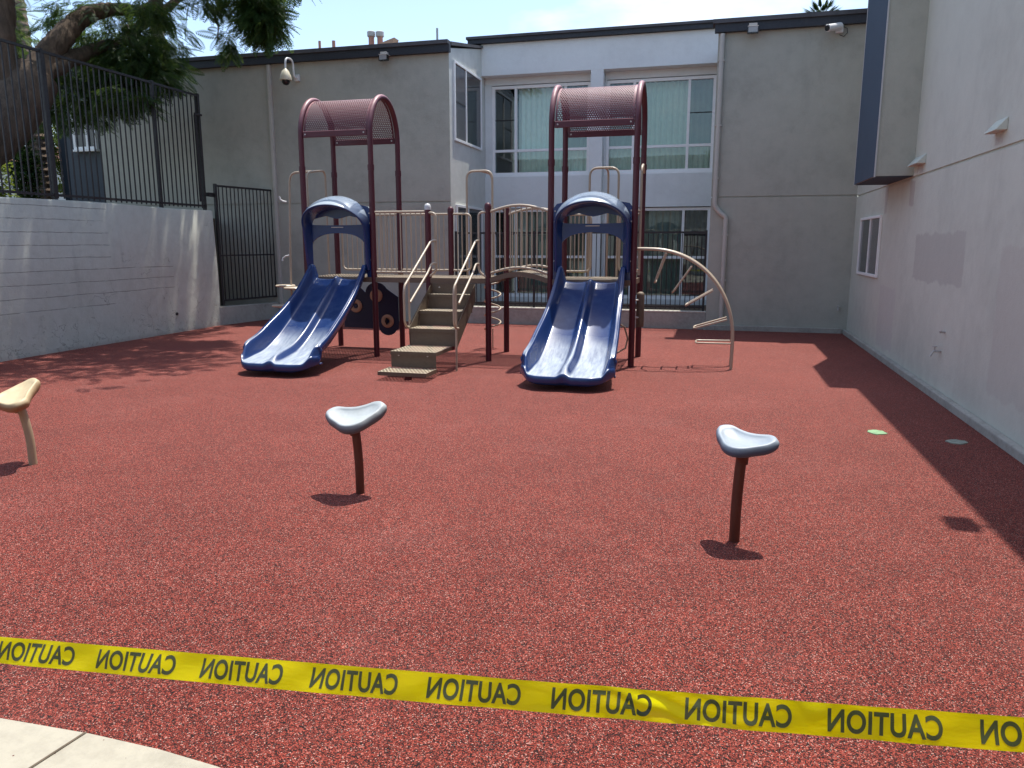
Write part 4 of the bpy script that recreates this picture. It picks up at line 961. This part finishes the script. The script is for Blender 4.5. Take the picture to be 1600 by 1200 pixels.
stool('tan curved seat on a tan post at the left edge', -5.244, 4.738, 'seat_tan', 'tan_post', R(-62), (R(6), R(17)), .575, (-.055, -.02), 1.05)

# ------------------------------------------------------------ caution tape
A0 = Vector((-1.7332, 1.7069, .5293)); A1 = Vector((.6615, 1.861, .6119))
tp_dir = (A1-A0)/7; HT = .0385
tilt_v = Vector((0, .22, 1)).normalized()
camv = Vector((0, -1, .22)).normalized()
def tape_pt(s, h, off=0.):
    """s counts word pitches from the leftmost whole word, h -1..1 across the strip"""
    c = A0+tp_dir*s+Vector((0, 0, -.0075*math.sin(math.pi*min(max((s+1)/9.5, 0), 1))))
    tw = .085*math.sin(s*.9+.4)
    up = Vector((0, math.sin(.46+tw), math.cos(.46+tw)))
    wr = .0035*math.sin(s*5.1+1.3*h)+.0022*math.sin(s*11.3-2.1*h+.7)+(.004*math.exp(-((s-4.9)/.7)**2)*math.sin(h*4+s*9))
    nrm = Vector((0, -math.cos(.46+tw), math.sin(.46+tw)))
    return c+up*(h*HT)+nrm*(wr+off)
S0, S1 = -24.5, 12.35; NX = 900; NY = 10; vs = []
for i in range(NX+1):
    s = S0+(S1-S0)*i/NX
    for k in range(NY+1): vs.append(tape_pt(s, -1+2*k/NY))
TP = thing('caution_tape', 'yellow caution tape with mirrored black lettering stretched across the front', 'tape', (-.5, 1.78, 0))
tpm = MB().add(vs, [(i*(NY+1)+k, (i+1)*(NY+1)+k, (i+1)*(NY+1)+k+1, i*(NY+1)+k+1) for i in range(NX) for k in range(NY)]).build('strip', 'tape', TP)
tpm.data.polygons.foreach_set('use_smooth', [True]*len(tpm.data.polygons))
fc = bpy.data.curves.new('caution', 'FONT'); fc.body = 'CAUTION'; fc.size = 1; fc.offset = .028; fc.space_character = 1.06
fo = bpy.data.objects.new('caution_tmp', fc); COL.objects.link(fo)
bpy.context.view_layer.update()
fm = bpy.data.meshes.new_from_object(fo.evaluated_get(bpy.context.evaluated_depsgraph_get()))
bm = bmesh.new(); bm.from_mesh(fm)
bmesh.ops.triangulate(bm, faces=bm.faces[:])
for _ in range(3):
    long = [e for e in bm.edges if e.calc_length() > .12]
    if long: bmesh.ops.subdivide_edges(bm, edges=long, cuts=1); bmesh.ops.triangulate(bm, faces=bm.faces[:])
fv = [(v.co.x, v.co.y) for v in bm.verts]; bm.verts.index_update(); ff = [tuple(v.index for v in f.verts) for f in bm.faces]; bm.free()
bpy.data.objects.remove(fo); bpy.data.curves.remove(fc)
x0, x1 = min(a for a, b in fv), max(a for a, b in fv); y0, y1 = min(b for a, b in fv), max(b for a, b in fv)
for k in range(-3, 10):
    vs = []
    for (x, y) in fv:
        q = 1-(x-x0)/(x1-x0); hh = (y-y0)/(y1-y0)*2-1      # seen from behind: mirrored
        vs.append(tape_pt(k+q*.755, hh*.72, .0012))
    MB().add(vs, ff).build('lettering', 'ink', TP)

# ------------------------------------------------------------ trees and planting
def frond(pairs=10, L=.46):
    v = []; f = []
    def quad(a, b, w, up):
        a, b = Vector(a), Vector(b); d = (b-a).normalized(); s = d.cross(up).normalized()*w; i = len(v)
        mid = a.lerp(b, .55)
        v.extend([a, mid+s, b, mid-s]); f.append((i, i+1, i+2, i+3))
    def rp(t): return Vector((L*t, 0, -.10*t*t))
    for i in range(4): 
        a, b = rp(i/4), rp((i+1)/4); k = len(v); s = Vector((0, .0022, 0)); v.extend([a-s, b-s, b+s, a+s]); f.append((k, k+1, k+2, k+3))
    for i in range(pairs):
        t = .12+.88*i/(pairs-1); p = rp(t); ln = .115*math.sin(math.pi*(.18+.74*t))+.015
        for s in (-1, 1):
            e = p+Vector((ln*.55, s*ln*.85, -ln*.22)); quad(p, e, .0170, Vector((0, 0, 1)))
    return np.array([tuple(x) for x in v]), np.array(f)
FV, FF = frond()
def foliage(name, clusters, parent, mat='leaf', droop=.45, scale=(.75, 1.2), fv=FV, ff=FF, rng=None):
    rng = rng or np.random.RandomState(3); allv = []; allf = []; off = 0
    for (c, rad, n) in clusters:
        c = np.array(c); rad = np.array(rad)
        d = rng.normal(size=(n, 3)); d /= np.linalg.norm(d, axis=1)[:, None]; r_ = rng.uniform(.15, 1, n)**.5
        nt_ = max(5, n//7); tw = rng.normal(size=(nt_, 3)); tw /= np.linalg.norm(tw, axis=1)[:, None]; tw *= rng.uniform(.05, 1, nt_)[:, None]**.5
        ci = rng.randint(0, nt_, n)
        P = c+rad*(tw[ci]*.88+d*r_[:, None]*.26)
        for i in range(n):
            out_ = tw[ci[i]]*rad/rad.max()+rng.normal(size=3)*.55; out_[2] = out_[2]*.5-droop
            x = out_/np.linalg.norm(out_); up = np.array([0, 0, 1.])+rng.normal(size=3)*.35; y = np.cross(up, x); y /= np.linalg.norm(y); z = np.cross(x, y)
            s = rng.uniform(*scale); Mx = np.stack([x, y, z], 0)*s
            allv.append(fv @ Mx+P[i]); allf.append(ff+off); off += len(fv)
    V_ = np.concatenate(allv); F_ = np.concatenate(allf)
    me = bpy.data.meshes.new(name); me.vertices.add(len(V_)); me.vertices.foreach_set('co', V_.ravel())
    k = F_.shape[1]; me.loops.add(F_.size); me.loops.foreach_set('vertex_index', F_.ravel()); me.polygons.add(len(F_)); me.polygons.foreach_set('loop_start', np.arange(0, F_.size, k)); me.polygons.foreach_set('loop_total', np.full(len(F_), k))
    me.update(calc_edges=True); me.validate(); me.materials.append(M[mat])
    o = bpy.data.objects.new(name, me); COL.objects.link(o); o.parent = parent
    if parent.type == 'EMPTY': o.location = -Vector(parent.location)
    return o
def wobble(pts, radii, seg=8, amp=.05, seed=0):
    rnd = random.Random(seed); P = [Vector(p) for p in pts]; out = []; rr = []
    for i in range(len(P)-1):
        p0, p1, p2, p3 = P[max(i-1, 0)], P[i], P[i+1], P[min(i+2, len(P)-1)]
        for k in range(seg):
            t = k/seg; q = .5*((2*p1)+(-p0+p2)*t+(2*p0-5*p1+4*p2-p3)*t*t+(-p0+3*p1-3*p2+p3)*t**3)
            out.append(q+Vector([rnd.uniform(-1, 1)*amp*.35 for _ in range(3)])); rr.append((radii[i]*(1-t)+radii[i+1]*t)*(1+rnd.uniform(-.06, .06)))
    out.append(P[-1]); rr.append(radii[-1]); return out, rr
JT = thing('jacaranda_tree', 'big leafy tree with a leaning forked trunk behind the left fence', 'tree', (-12.6, 9.6, 2.3))
tk = MB()
for k, (pts, rad) in enumerate((
    ([(-12.9, 9.4, 2.2), (-12.5, 10.3, 3.0), (-12.25, 11.35, 3.9), (-12.15, 11.95, 4.75)], [.62, .50, .46, .40]),
    ([(-12.15, 11.9, 4.6), (-12.1, 12.3, 5.25), (-12.0, 12.75, 5.75), (-11.9, 13.1, 6.08), (-11.7, 13.6, 6.3), (-11.3, 14.2, 6.5), (-10.4, 14.0, 7.4), (-9.3, 13.2, 8.0)], [.30, .22, .18, .16, .12, .11, .08, .05]),
    ([(-12.3, 11.6, 4.5), (-12.3, 11.45, 5.2), (-12.3, 11.6, 6.0), (-12.2, 11.7, 8.0)], [.26, .22, .19, .13]),
    ([(-12.1, 12.0, 4.8), (-12.0, 12.9, 5.3), (-11.9, 13.6, 5.65), (-11.6, 14.4, 5.9)], [.22, .14, .09, .04]),
    ([(-11.8, 14.0, 6.0), (-11.7, 14.6, 6.35), (-11.3, 15.4, 7.2), (-10.4, 15.2, 8.2)], [.10, .09, .08, .05]),
    ([(-12.2, 11.9, 6.2), (-10.5, 11.6, 7.4), (-8.8, 11.6, 7.9), (-7.4, 11.8, 7.6)], [.16, .12, .08, .04]),
    ([(-9.9, 11.8, 7.6), (-8.8, 12.6, 7.0), (-8.3, 13.0, 6.2), (-8.2, 13.05, 5.5)], [.08, .05, .035, .015]),
    ([(-9.9, 11.8, 7.6), (-9.4, 12.8, 6.6), (-9.05, 13.0, 5.8), (-8.98, 13.0, 5.35)], [.06, .03, .015, .008]))):
    P_, r_ = wobble(pts, rad, 8, .05, k); tk.tube(P_, r_, 14)
trk = tk.build('trunk', 'bark', JT, smooth=True)
foliage('crown', [((-8.05, 13, 5.72), (.42, .5, .42), 520), ((-8.2, 13, 6.1), (.62, .6, .30), 260), ((-8.86, 13.05, 5.45), (.24, .25, .34), 60), ((-9.1, 13.0, 6.1), (.55, .4, .2), 90),
    ((-8.6, 12.3, 7.1), (1.5, 1.6, .7), 700), ((-9.7, 13.2, 7.8), (1.2, 2.6, .6), 1100), ((-9.9, 15.6, 7.6), (.8, 1.4, .5), 350), ((-10.45, 13.1, 6.12), (.60, .5, .30), 130), ((-12.0, 13.9, 5.9), (1.7, 1.2, .9), 1000), ((-11.6, 13.8, 5.2), (1.25, .9, .62), 760), ((-11.0, 12.9, 4.45), (.80, .5, .26), 190), ((-13.0, 13.8, 4.7), (1.4, .8, .75), 650), ((-12.0, 14.4, 5.5), (1.3, .6, .7), 500),
    ((-13.9, 12.9, 5.6), (1.2, 1.2, 1.2), 520), ((-7.22, 12.9, 6.16), (.22, .2, .10), 22), ((-11.4, 11.8, 7.8), (2.0, 2.2, .8), 700), ((-7.9, 11.2, 7.3), (2.0, 2.2, .7), 850), ((-9.6, 9.9, 7.2), (1.5, 1.4, .7), 480), ((-10.2, 14.6, 8.0), (2, 1.6, .9), 340)], JT, scale=(.5, .85))
def palm(x, y, z0, z1, r, mat, label, frn=26, crown_r=1.8, lean=0.):
    t = thing('palm_tree', label, 'tree', (x, y, z0)); n = int((z1-z0)/.09); pts = []; rr = []; rnd = random.Random(int(abs(x)*10))
    for i in range(n+1):
        q = i/n; pts.append((x+lean*q, y, z0+(z1-z0)*q)); rr.append(r*(1.06 if i % 2 else .94)*(1+rnd.uniform(-.05, .05))*(1-.12*q))
    MB().tube(pts, rr, 16).build('trunk', mat, t, smooth=False)
    v = []; f = []
    for k in range(frn):
        a = rnd.uniform(0, 6.28); e = rnd.uniform(-.5, 1.15); L = crown_r*rnd.uniform(.8, 1.1)
        for s in range(26):
            tt = .35+.65*s/25; sp = (s % 13-6)/6
            aa = a+sp*.42*1.0; c = Vector((x+lean, y, z1))
            d = Vector((math.cos(a)*math.cos(e), math.sin(a)*math.cos(e), math.sin(e)))
            dd = Vector((math.cos(aa)*math.cos(e), math.sin(aa)*math.cos(e), math.sin(e)))
            p0 = c+d*L*.42; p1 = p0+dd*L*.55*(1-.25*abs(sp))+Vector((0, 0, -.18*L*abs(sp)-(.1*L))); w_ = Vector((-math.sin(aa), math.cos(aa), 0))*.018*crown_r
            i = len(v); m_ = p0.lerp(p1, .5); v.extend([p0, m_+w_, p1, m_-w_]); f.append((i, i+1, i+2, i+3))
        i = len(v); w_ = Vector((-math.sin(a), math.cos(a), 0))*.02; v.extend([c-w_, c+w_, p0+w_, p0-w_]); f.append((i, i+1, i+2, i+3))
    MB().add(v, f).build('crown', 'leaf_palm', t)
palm(-19.0, 24, 2.0, 15.5, .25, 'palm_pale', 'pale palm trunk rising above the left end of the roof')
palm(-18.15, 17.8, 2.0, 11.5, .26, 'palm_bark', 'rough brown palm trunk behind the fence beside the navy house wall', lean=-.5)
palm(4.72, 45, 0, 13.15, .28, 'palm_pale', 'distant palm top just showing above the right roof', frn=60, crown_r=1.35)

lv = np.array([(0, -.02, 0), (.045, -.0, .0), (0, .02, 0), (-.045, 0, 0)], float)*1.5
LV = np.concatenate([lv+np.array(o_) for o_ in ((0, 0, 0), (.08, .05, .04), (-.06, .07, -.03), (.02, -.08, .05), (.07, -.05, -.05))]); LF = np.array([[4*i, 4*i+1, 4*i+2, 4*i+3] for i in range(5)])
def shrub(c, rad, n, mat, label):
    t = thing('shrub', label, 'shrub', (c[0], c[1], 2.3)); rnd = random.Random(n)
    st_ = MB()
    for i in range(6): st_.tube([(c[0], c[1], 2.3), (c[0]+rnd.uniform(-.6, .6)*rad[0], c[1]+rnd.uniform(-.4, .4)*rad[1], c[2]+rnd.uniform(-.3, .6)*rad[2])], [.03, .01], 6)
    st_.build('stem', 'brown_twig', t)
    foliage('leaves', [(c, rad, n)], t, mat, droop=.1, fv=LV, ff=LF, rng=np.random.RandomState(n))
shrub((-16.3, 14.2, 3.1), (.9, .5, .85), 1000, 'leaf_yellow', 'yellow-green shrub behind the left fence at the photo edge')
shrub((-18.9, 19.5, 4.3), (.9, .6, 1.3), 700, 'leaf_yellow', 'tall lime green bush behind the brown palm trunk')
shrub((-17.55, 16.6, 3.5), (.42, .4, 1.2), 800, 'leaf', 'dark ivy-like bush against the brown palm trunk')
NB = thing('neighbour_house', 'white neighbouring wall with a terracotta roof glimpsed behind the tree', 'building', (-21, 21, 2.3))
MB().box((-24, 20.0, 2.0), (-19.2, 21, 4.15)).build('wall', 'stucco_white', NB); MB().box((-24.1, 19.9, 4.151), (-19.1, 21.1, 4.22)).build('roof_edge', 'black_iron', NB)
MB().add([(-24, 20.6, 4.221), (-19.2, 20.6, 4.221), (-19.2, 21.6, 4.9), (-24, 21.6, 4.9), (-24, 22.6, 4.221), (-19.2, 22.6, 4.221)], [(0, 1, 2, 3), (3, 2, 5, 4), (0, 3, 4), (1, 5, 2)]).build('roof', 'terracotta', NB)

# ------------------------------------------------------------ the house across the yard, behind the viewer: it shows in the window glass
HB = thing('gabled_house', 'cream gabled house across the yard, mirrored in the window glass', 'building', (-6, -14, 0))
hm = MB().box((-16, -20, -.5), (9, -9.5, 4.6))
hm.add([(-16, -9.5, 4.6), (9, -9.5, 4.6), (9, -20, 4.6), (-16, -20, 4.6), (-16, -14.7, 7.2), (9, -14.7, 7.2)], [(0, 4, 3), (1, 2, 5)])
hm.build('wall', 'stucco_side', HB)
MB().add([(-16.5, -9.0, 4.45), (9.5, -9.0, 4.45), (9.5, -14.75, 7.35), (-16.5, -14.75, 7.35), (9.5, -20.5, 4.45), (-16.5, -20.5, 4.45), (-16.5, -9.0, 4.33), (9.5, -9.0, 4.33), (9.5, -14.75, 7.23), (-16.5, -14.75, 7.23), (9.5, -20.5, 4.33), (-16.5, -20.5, 4.33)],
         [(0, 1, 2, 3), (3, 2, 4, 5), (6, 9, 8, 7), (9, 11, 10, 8), (0, 6, 7, 1), (5, 4, 10, 11)]).build('roof', 'roof_felt', HB)
for x in (-13, -8.5, -4, .5, 5):
    f = MB().box((x, -9.48, 1.2), (x+1.5, -9.44, 2.6)).build('window', 'white_frame', HB)
    MB().box((x+.06, -9.438, 1.26), (x+.72, -9.43, 2.54)).build('pane', 'dark_glass', f); MB().box((x+.78, -9.438, 1.26), (x+1.44, -9.43, 2.54)).build('pane', 'dark_glass', f)
GT = thing('garden_tree', 'leafy tree beside the house across the yard, mirrored in the window glass', 'tree', (1.5, -6.5, 0))
MB().tube([(1.5, -7.5, -.1), (1.6, -7.4, 2.2), (1.4, -7.6, 4.5), (1.6, -7.5, 6.5)], [.22, .17, .13, .05], 12).build('trunk', 'bark', GT, smooth=True)
foliage('crown', [((1.5, -7.5, 5.6), (2.4, 2.2, 2.0), 1400)], GT, 'leaf', droop=.2, scale=(1.0, 1.6), rng=np.random.RandomState(9))
